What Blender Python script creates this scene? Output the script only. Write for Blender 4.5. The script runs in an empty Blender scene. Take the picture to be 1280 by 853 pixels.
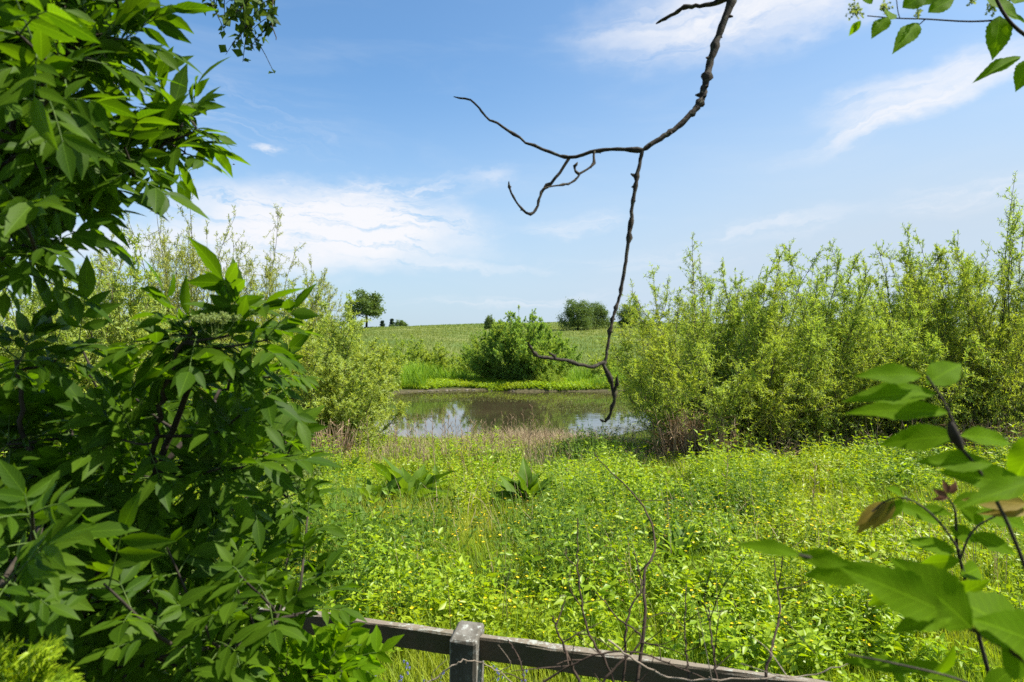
import bpy, math
import numpy as np
from mathutils import Vector

C = bpy.context.scene.collection
SC = bpy.context.scene
R = math.radians
EYE, F = 2.0, 853.33

# ------------------------------------------------------------------ camera
cd = bpy.data.cameras.new('camera')
cam = bpy.data.objects.new('camera', cd); C.objects.link(cam)
cam.location = (0, 0, EYE); cam.rotation_euler = (R(90), 0, 0)
cd.lens = 24; cd.sensor_width = 36; cd.clip_start = 0.05; cd.clip_end = 5000
cd.dof.use_dof = True; cd.dof.focus_distance = 13; cd.dof.aperture_fstop = 7.1
SC.camera = cam
SC.view_settings.view_transform = 'Standard'; SC.view_settings.look = 'None'
SC.view_settings.exposure = 1.1; SC.view_settings.gamma = 1; SC.view_settings.use_curve_mapping = False
SC.render.engine = 'CYCLES'
SC.cycles.max_bounces = 8; SC.cycles.diffuse_bounces = 4; SC.cycles.transmission_bounces = 5
SC.cycles.glossy_bounces = 3; SC.cycles.caustics_reflective = False; SC.cycles.caustics_refractive = False
SC.cycles.use_denoising = False
SC.cycles.sample_clamp_indirect = 4

SUN_AZ, SUN_EL = R(92), R(56)      # azimuth measured from +Y towards +X
sdir = Vector((math.sin(SUN_AZ)*math.cos(SUN_EL), math.cos(SUN_AZ)*math.cos(SUN_EL), math.sin(SUN_EL)))
sl = bpy.data.lights.new('sun', 'SUN'); sl.energy = 4.8; sl.angle = R(0.53); sl.color = (1.0, 0.95, 0.86)
so = bpy.data.objects.new('sun', sl); C.objects.link(so)
so.rotation_euler = sdir.to_track_quat('Z', 'Y').to_euler(); so.location = (20, 20, 40)

# ------------------------------------------------------------------ node helper
class NT:
    def __init__(s, nt): s.t = nt; s.t.nodes.clear()
    def n(s, typ, **kw):
        x = s.t.nodes.new(typ)
        for k, v in kw.items(): setattr(x, k, v)
        return x
    def put(s, sock, v):
        if hasattr(v, 'is_output') or isinstance(v, bpy.types.NodeSocket): s.t.links.new(v, sock)
        elif v is not None:
            if isinstance(v, (tuple, list)) and len(v) == 3 and sock.type == 'RGBA': v = (*v, 1)
            sock.default_value = v
    def m(s, op, a, b=None, c=None, clamp=False):
        x = s.n('ShaderNodeMath', operation=op, use_clamp=clamp)
        for i, v in enumerate((a, b, c)):
            if v is not None: s.put(x.inputs[i], v)
        return x.outputs[0]
    def mix(s, f, a, b, mode='MIX'):
        x = s.n('ShaderNodeMix', data_type='RGBA', blend_type=mode)
        s.put(x.inputs[0], f); s.put(x.inputs[6], a); s.put(x.inputs[7], b)
        return x.outputs[2]
    def ss(s, v, a, b):      # smoothstep a..b -> 0..1
        x = s.n('ShaderNodeMapRange', interpolation_type='SMOOTHSTEP')
        s.put(x.inputs[0], v); s.put(x.inputs[1], a); s.put(x.inputs[2], b)
        return x.outputs[0]
    def noise(s, vec, scale, detail=4, rough=.55, dist=0):
        x = s.n('ShaderNodeTexNoise')
        if vec is not None: s.put(x.inputs['Vector'], vec)
        for k, v in (('Scale', scale), ('Detail', detail), ('Roughness', rough), ('Distortion', dist)): x.inputs[k].default_value = v
        return x.outputs['Fac']
    def xyz(s, x_, y_, z_=0.0):
        x = s.n('ShaderNodeCombineXYZ')
        for i, v in enumerate((x_, y_, z_)): s.put(x.inputs[i], v)
        return x.outputs[0]

# ------------------------------------------------------------------ world: Nishita sky with cirrus
W = bpy.data.worlds.new('World'); SC.world = W; W.use_nodes = True
t = NT(W.node_tree)
SKY_STRENGTH = 0.078
sky = t.n('ShaderNodeTexSky', sky_type='NISHITA', sun_disc=False)
sky.sun_elevation = SUN_EL; sky.sun_rotation = SUN_AZ; sky.air_density = 1.0; sky.dust_density = 1.2; sky.ozone_density = 2.2
gv = t.n('ShaderNodeTexCoord').outputs['Generated']
sep = t.n('ShaderNodeSeparateXYZ'); t.put(sep.inputs[0], gv)
AZ = t.m('ARCTAN2', sep.outputs[0], sep.outputs[1]); EL = t.m('ARCSINE', sep.outputs[2])
wv = t.xyz(t.m('MULTIPLY', AZ, 5), t.m('MULTIPLY', EL, 9), 3.1)
w1 = t.m('SUBTRACT', t.noise(wv, 1.3, 5, .6), .5)
wv2 = t.xyz(t.m('MULTIPLY', AZ, 5), t.m('MULTIPLY', EL, 9), 9.7)
w2 = t.m('SUBTRACT', t.noise(wv2, 1.6, 5, .6), .5)
AZW = t.m('ADD', AZ, t.m('MULTIPLY', w1, .22)); ELW = t.m('ADD', EL, t.m('MULTIPLY', w2, .07))
def px_ae(px, py):
    a = math.atan((px-640)/F); return a, math.atan((426.5-py)/F*math.cos(a))
dens = None
# px, py, half length, half height, tilt (deg), soft edge start, strength, streak x / y scale, threshold
CLOUDS = [
 (430, 284, 250, 62, -3, .35, 1.0, 5, 44, .30, .50),
 (260, 312, 230, 46, 0, .3, .85, 6, 28, .22, .55),
 (470, 240, 130, 26, 4, .2, .8, 9, 40, .34, .66),
 (330, 189, 30, 8, 0, .1, .7, 20, 40, .25, .6),
 (905, 14, 240, 70, 5, .1, 1.0, 4, 18, .18, .62),
 (1010, -30, 260, 70, 0, .1, .8, 4, 18, .25, .75),
 (1165, 105, 160, 32, 8, .0, .8, 4, 26, .2, .68),
 (1125, 140, 160, 28, 17, .0, .95, 4, 30, .18, .62),
 (960, 285, 160, 22, 8, .0, .5, 5, 40, .3, .7),
 (730, 280, 110, 18, 3, .0, .5, 6, 40, .3, .7),
 (600, 330, 120, 9, -4, .0, .5, 6, 40, .3, .65),
 (640, 376, 260, 10, 1, .0, .4, 5, 50, .35, .7),
 (800, 325, 200, 16, 2, .0, .4, 5, 40, .35, .7),
 (1230, 240, 120, 26, 3, .0, .6, 5, 30, .3, .7),
 (600, 225, 80, 14, 3, .0, .45, 6, 34, .3, .7),
 (260, 130, 220, 50, -14, .0, .3, 5, 50, .4, .75),
]
for i, (px, py, hx, hy, tilt, soft, amp, sx, sy, n0, n1) in enumerate(CLOUDS):
    a0, e0 = px_ae(px, py); k = 1/F*0.95
    ca, sa = math.cos(R(tilt)), math.sin(R(tilt))
    da, de = t.m('SUBTRACT', AZW, a0), t.m('SUBTRACT', ELW, e0)
    u = t.m('ADD', t.m('MULTIPLY', da, ca), t.m('MULTIPLY', de, sa))
    v = t.m('SUBTRACT', t.m('MULTIPLY', de, ca), t.m('MULTIPLY', da, sa))
    uu, vv = t.m('DIVIDE', u, hx*k), t.m('DIVIDE', v, hy*k)
    r2 = t.m('ADD', t.m('MULTIPLY', uu, uu), t.m('MULTIPLY', vv, vv))
    body = t.ss(t.m('SQRT', r2), 1.0, soft)
    nz = t.noise(t.xyz(t.m('MULTIPLY', u, sx), t.m('MULTIPLY', v, sy), i*7.3), 1.6, 7, .62, .4)
    d = t.m('MULTIPLY', t.m('MULTIPLY', body, t.ss(nz, n0, n1)), amp)
    dens = d if dens is None else t.m('SUBTRACT', 1.0, t.m('MULTIPLY', t.m('SUBTRACT', 1.0, dens), t.m('SUBTRACT', 1.0, d, clamp=True)))
# thin veil everywhere near the horizon and a general high haze
veil = t.m('MULTIPLY', t.ss(EL, R(22), R(-1)), .80)
big = t.noise(t.xyz(t.m('MULTIPLY', AZ, 3), t.m('MULTIPLY', EL, 14), 1.0), 1.2, 6, .6, .5)
veil = t.m('ADD', veil, t.m('MULTIPLY', t.m('MULTIPLY', t.ss(AZ, R(-14), R(36)), t.ss(EL, R(38), R(8))), .52))
veil2 = t.m('MULTIPLY', t.ss(big, .45, .8), .16)
dens = t.m('MAXIMUM', dens, 0.0, clamp=True)
base = t.mix(1.0, sky.outputs[0], (.77, 1.05, 1.19), 'MULTIPLY')
SK = 0.50/SKY_STRENGTH
hz = t.mix(veil, base, (.57*SK, .69*SK, .82*SK))
hz = t.mix(veil2, hz, (.66*SK, .75*SK, .86*SK))
col = t.mix(dens, hz, (.88*SK, .89*SK, .93*SK))
bg = t.n('ShaderNodeBackground'); t.put(bg.inputs[0], col); bg.inputs[1].default_value = SKY_STRENGTH
wo = t.n('ShaderNodeOutputWorld'); t.put(wo.inputs[0], bg.outputs[0])

# ------------------------------------------------------------------ materials
def new_mat(name):
    m = bpy.data.materials.new(name); m.use_nodes = True
    return m, NT(m.node_tree)

def leaf_mat(name, c1, c2, c3=None, trans=.45, rough=.55, spec=.16, tint=(1.45, 1.35, .5), patch=.35, vein=False):
    m, t = new_mat(name)
    geo = t.n('ShaderNodeNewGeometry')
    col = t.mix(geo.outputs['Random Per Island'], c1, c2)
    if c3 is not None:
        nz = t.noise(geo.outputs['Position'], patch, 4, .6)
        col = t.mix(t.ss(nz, .42, .64), col, c3)
    bump = None
    if vein:
        at = t.n('ShaderNodeAttribute', attribute_name='leafuv')
        sp = t.n('ShaderNodeSeparateXYZ'); t.put(sp.inputs[0], at.outputs['Vector'])
        au = t.m('ABSOLUTE', sp.outputs[0])
        rib = t.ss(au, .07, .0)
        ph = t.m('SUBTRACT', t.m('MULTIPLY', sp.outputs[1], 9), t.m('MULTIPLY', au, 2.4))
        tri = t.m('ABSOLUTE', t.m('SUBTRACT', t.m('FRACT', ph), .5))
        vn = t.m('MAXIMUM', rib, t.m('MULTIPLY', t.ss(tri, .09, .0), .6))
        col = t.mix(t.m('MULTIPLY', vn, .5), col, tuple(min(1, x*1.9) for x in c2))
        b = t.n('ShaderNodeBump'); b.inputs['Strength'].default_value = .2; b.inputs['Distance'].default_value = .001
        t.put(b.inputs['Height'], t.m('SUBTRACT', 1.0, vn)); bump = b.outputs[0]
    p = t.n('ShaderNodeBsdfPrincipled')
    t.put(p.inputs['Base Color'], col); p.inputs['Roughness'].default_value = rough
    p.inputs['Specular IOR Level'].default_value = spec
    tr = t.n('ShaderNodeBsdfTranslucent')
    t.put(tr.inputs[0], t.mix(1.0, col, tint, 'MULTIPLY'))
    if bump is not None: t.put(p.inputs['Normal'], bump)
    mx = t.n('ShaderNodeMixShader'); mx.inputs[0].default_value = trans
    t.put(mx.inputs[1], p.outputs[0]); t.put(mx.inputs[2], tr.outputs[0])
    o = t.n('ShaderNodeOutputMaterial'); t.put(o.inputs[0], mx.outputs[0])
    return m

def plain_mat(name, c1, c2, scale=12, rough=.85, bump=.3, bdist=.01, spec=.25, c3=None, s3=40, stretch=(1, 1, 1)):
    m, t = new_mat(name)
    tc = t.n('ShaderNodeTexCoord').outputs['Object']
    mp = t.n('ShaderNodeMapping'); mp.inputs['Scale'].default_value = stretch; t.put(mp.inputs[0], tc)
    nz = t.noise(mp.outputs[0], scale, 7, .65)
    col = t.mix(t.ss(nz, .32, .68), c1, c2)
    if c3 is not None:
        n3 = t.noise(tc, s3, 5, .7)
        col = t.mix(t.ss(n3, .54, .64), col, c3)
    p = t.n('ShaderNodeBsdfPrincipled'); t.put(p.inputs['Base Color'], col)
    p.inputs['Roughness'].default_value = rough; p.inputs['Specular IOR Level'].default_value = spec
    b = t.n('ShaderNodeBump'); b.inputs['Strength'].default_value = bump; b.inputs['Distance'].default_value = bdist
    t.put(b.inputs['Height'], nz); t.put(p.inputs['Normal'], b.outputs[0])
    o = t.n('ShaderNodeOutputMaterial'); t.put(o.inputs[0], p.outputs[0])
    return m

M = {}
M['willow'] = leaf_mat('willow leaf', (.235, .360, .055), (.350, .450, .095), (.320, .400, .060), trans=.52, rough=.45, spec=.3, patch=.5)
M['willow_round'] = leaf_mat('rounded willow leaf', (.270, .370, .065), (.380, .460, .115), (.340, .410, .070), trans=.45, patch=.6, rough=.45, spec=.3)
M['willow_pale'] = leaf_mat('pale willow leaf', (.300, .350, .095), (.400, .440, .150), (.330, .370, .080), trans=.45, patch=.5)
M['bush'] = leaf_mat('bank bush leaf', (.190, .330, .065), (.280, .410, .090), (.320, .420, .080), trans=.5, patch=.6)
M['elder'] = leaf_mat('elder leaf', (.036, .084, .005), (.078, .142, .008), None, trans=.5, rough=.5, spec=.12, vein=True, tint=(2.1, 2.1, .35))
M['sapling'] = leaf_mat('sapling leaf', (.090, .195, .004), (.140, .240, .007), None, trans=.6, rough=.6, spec=.04, vein=True, tint=(1.7, 1.6, .30))
M['yellow_leaf'] = leaf_mat('yellowing leaf', (.22, .20, .025), (.30, .20, .028), None, trans=.45, vein=True, tint=(1.2, 1.1, .5))
M['red_leaf'] = leaf_mat('young red leaf', (.13, .055, .03), (.17, .08, .035), None, trans=.35, tint=(1.2, .9, .6))
M['hawthorn'] = leaf_mat('hawthorn leaf', (.060, .120, .018), (.100, .160, .028), None, trans=.45)
M['grass'] = leaf_mat('meadow grass', (.190, .300, .014), (.290, .390, .026), (.330, .360, .040), trans=.42, patch=.45, tint=(1.4, 1.3, .4))
M['herb'] = leaf_mat('meadow herb leaf', (.195, .325, .010), (.350, .460, .020), (.300, .370, .012), trans=.45, patch=.4, tint=(1.5, 1.4, .3), rough=.42, spec=.35)
M['herb_brown'] = leaf_mat('browning herb leaf', (.26, .15, .05), (.34, .25, .07), None, trans=.3)
M['herb_yellow'] = leaf_mat('yellowish herb leaf', (.380, .390, .015), (.500, .450, .022), None, trans=.42, tint=(1.4, 1.3, .4))
M['herb_dark'] = leaf_mat('nettle leaf', (.060, .130, .010), (.115, .200, .016), None, trans=.4, rough=.5, spec=.2)
M['dock'] = leaf_mat('dock leaf', (.062, .128, .008), (.125, .215, .014), None, trans=.45, vein=True)
M['reed'] = leaf_mat('bank grass', (.150, .290, .022), (.230, .360, .034), None, trans=.4)
M['field'] = leaf_mat('field crop', (.172, .232, .055), (.190, .246, .060), (.215, .256, .065), trans=.35, patch=.06)
M['dry'] = leaf_mat('dry straw', (.30, .225, .13), (.40, .31, .19), None, trans=.2, tint=(1, .95, .8))
M['dry_brown'] = leaf_mat('dry brown stalk', (.24, .165, .095), (.38, .27, .165), None, trans=.1, tint=(1, .9, .7))
M['far_tree'] = leaf_mat('distant tree leaf', (.080, .140, .040), (.150, .210, .058), None, trans=.35)
M['far_dark'] = leaf_mat('distant conifer needle', (.035, .065, .045), (.055, .090, .060), None, trans=.2)
M['weed'] = leaf_mat('floating pondweed', (.075, .080, .020), (.125, .125, .032), None, trans=.15)
M['bark'] = plain_mat('dark bark', (.022, .017, .012), (.060, .048, .034), 30, stretch=(1, 1, .3))
M['bark_pale'] = plain_mat('willow bark', (.060, .052, .030), (.125, .105, .065), 20, stretch=(1, 1, .3))
M['deadwood'] = plain_mat('dead branch bark', (.020, .015, .011), (.060, .046, .032), 60, bump=.8, bdist=.004, c3=(.09, .09, .055), s3=90)
M['twig'] = plain_mat('dry bramble stem', (.030, .020, .014), (.075, .050, .034), 40)
M['twig_pale'] = plain_mat('dry grey twig', (.20, .155, .11), (.32, .26, .20), 40)
M['green_stem'] = plain_mat('green stem', (.16, .28, .03), (.24, .34, .05), 30, rough=.5)
M['leaf_stalk'] = plain_mat('leaf stalk', (.045, .085, .012), (.075, .120, .02), 30, rough=.6)
M['petal'] = leaf_mat('buttercup petal', (.80, .55, .015), (.85, .65, .02), None, trans=.3, rough=.3, tint=(1, .95, .5))
M['bluebell'] = leaf_mat('bluebell petal', (.32, .33, .62), (.42, .42, .72), None, trans=.3, tint=(1, 1, 1))
M['buds'] = leaf_mat('elder flower bud', (.20, .28, .08), (.30, .36, .13), None, trans=.35)
M['stone'] = plain_mat('bank stone', (.10, .085, .065), (.20, .17, .13), 9)
M['bird'] = plain_mat('bird feather', (.03, .028, .03), (.07, .06, .06), 30)

# fence wood: weathered, lichen blotches
m, t = new_mat('weathered fence wood')
tc = t.n('ShaderNodeTexCoord').outputs['Object']
mp = t.n('ShaderNodeMapping'); mp.inputs['Scale'].default_value = (3, 60, 60); t.put(mp.inputs[0], tc)
gr = t.noise(mp.outputs[0], 1.5, 6, .65)
col = t.mix(t.ss(gr, .3, .7), (.045, .036, .024), (.135, .115, .085))
mo = t.noise(tc, 7, 6, .7); col = t.mix(t.ss(mo, .50, .66), col, (.040, .046, .018))
li = t.noise(tc, 38, 6, .75); lc = t.noise(tc, 9, 3, .5)
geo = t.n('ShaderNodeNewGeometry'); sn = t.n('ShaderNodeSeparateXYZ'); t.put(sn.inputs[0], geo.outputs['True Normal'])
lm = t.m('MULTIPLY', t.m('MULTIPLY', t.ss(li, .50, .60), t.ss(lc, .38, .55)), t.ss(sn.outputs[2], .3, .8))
col = t.mix(t.ss(sn.outputs[2], .2, .8), t.mix(t.ss(mo, .42, .62), (.085, .060, .034), (.062, .054, .022)), t.mix(.55, col, (.25, .20, .14)))  # shade put into the colour: upright faces darker, upward faces lighter
col = t.mix(lm, col, (.33, .34, .29))
p = t.n('ShaderNodeBsdfPrincipled'); t.put(p.inputs['Base Color'], col); p.inputs['Roughness'].default_value = .9
b = t.n('ShaderNodeBump'); b.inputs['Strength'].default_value = .7; b.inputs['Distance'].default_value = .006
t.put(b.inputs['Height'], t.m('ADD', gr, t.m('MULTIPLY', li, .8))); t.put(p.inputs['Normal'], b.outputs[0])
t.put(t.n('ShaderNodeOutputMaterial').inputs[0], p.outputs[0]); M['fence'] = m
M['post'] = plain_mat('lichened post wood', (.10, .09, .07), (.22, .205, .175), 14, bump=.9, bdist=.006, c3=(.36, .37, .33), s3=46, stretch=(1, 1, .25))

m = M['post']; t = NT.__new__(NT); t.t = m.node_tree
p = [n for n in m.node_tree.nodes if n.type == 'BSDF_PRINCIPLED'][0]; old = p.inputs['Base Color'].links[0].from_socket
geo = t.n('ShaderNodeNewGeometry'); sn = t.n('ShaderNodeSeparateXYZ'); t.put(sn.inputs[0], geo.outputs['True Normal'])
t.put(p.inputs['Base Color'], t.mix(t.m('MULTIPLY', t.ss(sn.outputs[1], -.55, -.85), .74), old, (.036, .030, .018)))   # shade painted into the camera-facing side as dark brown
# ground
m, t = new_mat('meadow soil')
geo = t.n('ShaderNodeNewGeometry')
n1 = t.noise(geo.outputs['Position'], .35, 5, .6); n2 = t.noise(geo.outputs['Position'], 6, 6, .7)
col = t.mix(t.ss(n1, .35, .65), (.030, .045, .010), (.055, .075, .018))
col = t.mix(t.ss(n2, .45, .7), col, (.050, .038, .020))
sp = t.n('ShaderNodeSeparateXYZ'); t.put(sp.inputs[0], geo.outputs['Position'])
far = t.ss(sp.outputs[1], 52, 70)
fn = t.noise(geo.outputs['Position'], .05, 5, .6)
fcol = t.mix(t.ss(fn, .38, .62), (.085, .135, .030), (.165, .180, .050))
col = t.mix(far, col, fcol)
low = t.ss(sp.outputs[2], -1.02, -1.12)
col = t.mix(low, col, t.mix(t.ss(n2, .35, .65), (.045, .042, .020), (.10, .085, .045)))
p = t.n('ShaderNodeBsdfPrincipled'); t.put(p.inputs['Base Color'], col); p.inputs['Roughness'].default_value = .95
p.inputs['Specular IOR Level'].default_value = .1
b = t.n('ShaderNodeBump'); b.inputs['Strength'].default_value = .6; b.inputs['Distance'].default_value = .05
t.put(b.inputs['Height'], n2); t.put(p.inputs['Normal'], b.outputs[0])
t.put(t.n('ShaderNodeOutputMaterial').inputs[0], p.outputs[0]); M['ground'] = m

# water
m, t = new_mat('pond water')
geo = t.n('ShaderNodeNewGeometry')
mp = t.n('ShaderNodeMapping'); mp.inputs['Scale'].default_value = (1, 1.6, 1); t.put(mp.inputs[0], geo.outputs['Position'])
n1 = t.noise(mp.outputs[0], 1.6, 3, .5); n2 = t.noise(mp.outputs[0], .5, 3, .5)
mud = t.noise(geo.outputs['Position'], .22, 4, .6)
p = t.n('ShaderNodeBsdfPrincipled')
t.put(p.inputs['Base Color'], t.mix(t.ss(mud, .4, .65), (.034, .029, .015), (.060, .048, .024)))
p.inputs['Roughness'].default_value = .03; p.inputs['IOR'].default_value = 1.45
b = t.n('ShaderNodeBump'); b.inputs['Strength'].default_value = .055; b.inputs['Distance'].default_value = .05
t.put(b.inputs['Height'], t.m('MULTIPLY', n1, t.ss(n2, .3, .7))); t.put(p.inputs['Normal'], b.outputs[0])
t.put(t.n('ShaderNodeOutputMaterial').inputs[0], p.outputs[0]); M['water'] = m

# ------------------------------------------------------------------ mesh helpers (numpy)
def nrm(v):
    return v/np.maximum(np.linalg.norm(v, axis=-1, keepdims=True), 1e-9)
def A(*p): return np.array(p, float)
def P(px, py, d): return np.array([(px-640)/F*d, d, EYE-(py-426.5)/F*d])

class MB:
    def __init__(s): s.v = []; s.f = []; s.uv = []; s.n = 0
    def add(s, V, Fc, m=0, uv=None):
        V = np.asarray(V, float).reshape(-1, 3); Fc = np.asarray(Fc, np.int64)
        s.v.append(V); s.f.append((Fc+s.n, m)); s.uv.append(np.zeros((len(V), 2)) if uv is None else uv); s.n += len(V)
    def build(s, name, mats, parent=None, loc=None, smooth=True, origin=None):
        V = np.concatenate(s.v)
        if origin is not None: V = V-np.asarray(origin)
        me = bpy.data.meshes.new(name)
        li = np.concatenate([f.ravel() for f, _ in s.f]); tot = np.concatenate([np.full(len(f), f.shape[1]) for f, _ in s.f])
        mi = np.concatenate([np.full(len(f), m_) for f, m_ in s.f])
        me.vertices.add(len(V)); me.vertices.foreach_set('co', V.astype(np.float32).ravel())
        me.loops.add(len(li)); me.loops.foreach_set('vertex_index', li.astype(np.int32))
        me.polygons.add(len(tot)); st = np.zeros(len(tot), np.int32); st[1:] = np.cumsum(tot)[:-1]
        me.polygons.foreach_set('loop_start', st); me.polygons.foreach_set('loop_total', tot.astype(np.int32))
        me.polygons.foreach_set('material_index', mi.astype(np.int32))
        me.polygons.foreach_set('use_smooth', np.full(len(tot), smooth))
        at = me.attributes.new('leafuv', 'FLOAT2', 'POINT'); at.data.foreach_set('vector', np.concatenate(s.uv).astype(np.float32).ravel())
        me.update(calc_edges=True)
        for mm in (mats if isinstance(mats, (list, tuple)) else [mats]): me.materials.append(mm)
        o = bpy.data.objects.new(name, me); C.objects.link(o)
        if parent is not None: o.parent = parent
        if loc is not None: o.location = loc
        elif origin is not None and parent is None: o.location = origin
        return o

def tag(o, label=None, cat=None, group=None, kind=None):
    for k, v in (('label', label), ('category', cat), ('group', group), ('kind', kind)):
        if v: o[k] = v
    return o
def empty(name, loc, label, cat, group=None):
    o = bpy.data.objects.new(name, None); C.objects.link(o); o.location = loc; o.empty_display_size = .2
    return tag(o, label, cat, group)
def copy_tree(o, kids):
    c = o.copy(); C.objects.link(c)
    for k in kids:
        d = k.copy(); C.objects.link(d); d.parent = c
    return c

# leaf templates: (a along, b across -1..1, c normal) verts + faces
LEAF5 = (A([0, 0, 0], [.38, -1, .10], [.45, 0, .0], [.38, 1, .10], [1, 0, -.06]), np.array([[0, 3, 2], [0, 2, 1], [2, 3, 4], [2, 4, 1]]))
LEAF4 = (A([0, 0, 0], [.42, -1, .06], [.42, 1, .06], [1, 0, -.05]), np.array([[0, 2, 3], [0, 3, 1]]))
def big_leaf(n=9, fold=.10, droop=.18, serr=.05, peak=.42, power=.85, wave=0):
    tt = np.linspace(0, 1, n+1)
    w = np.where(tt < peak, np.sin(tt/peak*math.pi/2)**power, np.cos((tt-peak)/(1-peak)*math.pi/2)**1.15)
    w = w*(1+serr*np.where(np.arange(n+1) % 2 == 0, 1, -1)); w[0] = .02; w[-1] = .0
    V = []; Fc = []
    for a, ww in zip(tt, w):
        c0 = -droop*a*a
        for b, f in ((-1, fold), (-.5, fold*.35), (0, 0), (.5, fold*.35), (1, fold)): V.append((a, b*ww, c0+f*ww*.5+wave*abs(b)*math.sin(a*13+b*1.7)*ww))
    for i in range(n):
        for j in range(4):
            q = i*5+j; Fc.append((q, q+1, q+6, q+5))
    return np.array(V), np.array(Fc)
BIG = big_leaf(fold=.07); BIGS = big_leaf(18, .08, .20, .045, wave=.022); BIGW = big_leaf(12, .12, .28, .04, wave=.03)

def leaves(mb, pos, d, up, L, Wd, tpl=LEAF5, m=0, uv=False):
    pos = np.asarray(pos, float).reshape(-1, 3); N = len(pos)
    if N == 0: return
    d = nrm(np.broadcast_to(d, (N, 3))); s = nrm(np.cross(d, np.broadcast_to(up, (N, 3)))); n = np.cross(s, d)
    L = np.broadcast_to(L, (N,))[:, None, None]; Wd = np.broadcast_to(Wd, (N,))[:, None, None]
    T, Fc = tpl
    V = pos[:, None, :]+d[:, None, :]*T[None, :, 0:1]*L+s[:, None, :]*T[None, :, 1:2]*Wd*.5+n[:, None, :]*T[None, :, 2:3]*L
    F2 = (Fc[None]+(np.arange(N)*len(T))[:, None, None]).reshape(-1, Fc.shape[1])
    u = np.tile(np.stack([T[:, 1], T[:, 0]], 1), (N, 1)) if uv else None
    mb.add(V, F2, m, u)

def tubes(mb, paths, rad, k=5, m=0):
    """paths (N,M,3), rad (N,M)"""
    paths = np.asarray(paths, float)
    if paths.ndim == 2: paths = paths[None]
    rad = np.broadcast_to(rad, paths.shape[:2])
    N, Mn = paths.shape[:2]
    tg = np.zeros_like(paths); tg[:, 1:-1] = paths[:, 2:]-paths[:, :-2]; tg[:, 0] = paths[:, 1]-paths[:, 0]; tg[:, -1] = paths[:, -1]-paths[:, -2]
    tg = nrm(tg); ref = np.where(np.abs(tg[:, :1, 2:3]) > .8, A(1, .1, 0), A(.1, .05, 1)); ref = np.broadcast_to(ref, tg.shape)
    u = nrm(np.cross(tg, ref)); v = np.cross(tg, u)
    an = np.arange(k)/k*2*math.pi
    V = paths[:, :, None]+rad[:, :, None, None]*(u[:, :, None]*np.cos(an)[None, None, :, None]+v[:, :, None]*np.sin(an)[None, None, :, None])
    idx = np.arange(N*Mn*k).reshape(N, Mn, k); a = idx[:, :-1]; bq = idx[:, 1:]
    Fc = np.stack([a, np.roll(a, -1, 2), np.roll(bq, -1, 2), bq], -1).reshape(-1, 4)
    mb.add(V, Fc, m)

def spline(pts, n):
    """Catmull-Rom through pts, n samples"""
    p = np.asarray(pts, float); q = np.vstack([2*p[0]-p[1], p, 2*p[-1]-p[-2]]); s = len(p)-1
    out = []
    for x in np.linspace(0, s-1e-6, n):
        i = int(x); f = x-i; a, b_, c, d = q[i], q[i+1], q[i+2], q[i+3]
        out.append(.5*((2*b_)+(c-a)*f+(2*a-5*b_+4*c-d)*f*f+(3*b_-a-3*c+d)*f**3))
    return np.array(out)
def rvec(rng, n): return nrm(rng.normal(size=(n, 3)))

# ------------------------------------------------------------------ terrain
PCX, PCY, PRX, PRY, WATER = 1.0, 33.0, 12.4, 11.5, -1.2
def sst(x, a, b):
    q = np.clip((x-a)/(b-a), 0, 1); return q*q*(3-2*q)
def pond_e(x, y):
    th = np.arctan2(y-PCY, x-PCX)
    return np.sqrt(((x-PCX)/PRX)**2+((y-PCY)/PRY)**2)/(1+.05*np.sin(3*th+1)+.035*np.sin(7*th)+.02*np.sin(13*th+2))
def ground_z(x, y):
    x = np.asarray(x, float); y = np.asarray(y, float)
    z = np.interp(y, [-40, 3, 20, 45.5, 52, 100, 150, 165, 200, 400, 900], [0.2, 0, -1.0, -1.0, -.75, 2.35, 5.0, 5.3, 5.2, 3, 0])
    z = z+1.0*np.interp(y, [60, 150, 300], [0, 1, 1])*np.sin(x*.035+.9)
    z = z+.05*np.sin(x*1.1+y*.7)+.04*np.sin(x*.6-y*1.3+2)
    e = pond_e(x, y)
    return z-1.1*sst(e, 1.02, .80)
gx = np.unique(np.concatenate([np.linspace(-24, 24, 161), np.linspace(-60, -24, 40), np.linspace(24, 60, 40), np.linspace(-1500, -60, 60), np.linspace(60, 1500, 60)]))
gy = np.unique(np.concatenate([np.linspace(-40, 0, 20), np.linspace(0, 56, 225), np.linspace(56, 200, 110), np.linspace(200, 900, 40)]))
X, Y = np.meshgrid(gx, gy); Z = ground_z(X, Y)
mb = MB(); nx = len(gx); ii = np.arange(len(gy)-1)[:, None]*nx+np.arange(nx-1)[None]
mb.add(np.stack([X, Y, Z], -1), np.stack([ii, ii+1, ii+nx+1, ii+nx], -1).reshape(-1, 4))
tag(mb.build('ground', M['ground']), kind='structure')
th = np.linspace(0, 2*math.pi, 97)[:-1]; mb = MB()
ring = np.stack([PCX+PRX*1.12*np.cos(th), PCY+PRY*1.12*np.sin(th), np.full(96, WATER)], -1)
mb.add(np.vstack([[PCX, PCY, WATER], ring]), np.stack([np.zeros(96, int), 1+np.arange(96), 1+(np.arange(96)+1) % 96], -1))
tag(mb.build('pond_water', M['water'], smooth=False), kind='structure')

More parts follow.
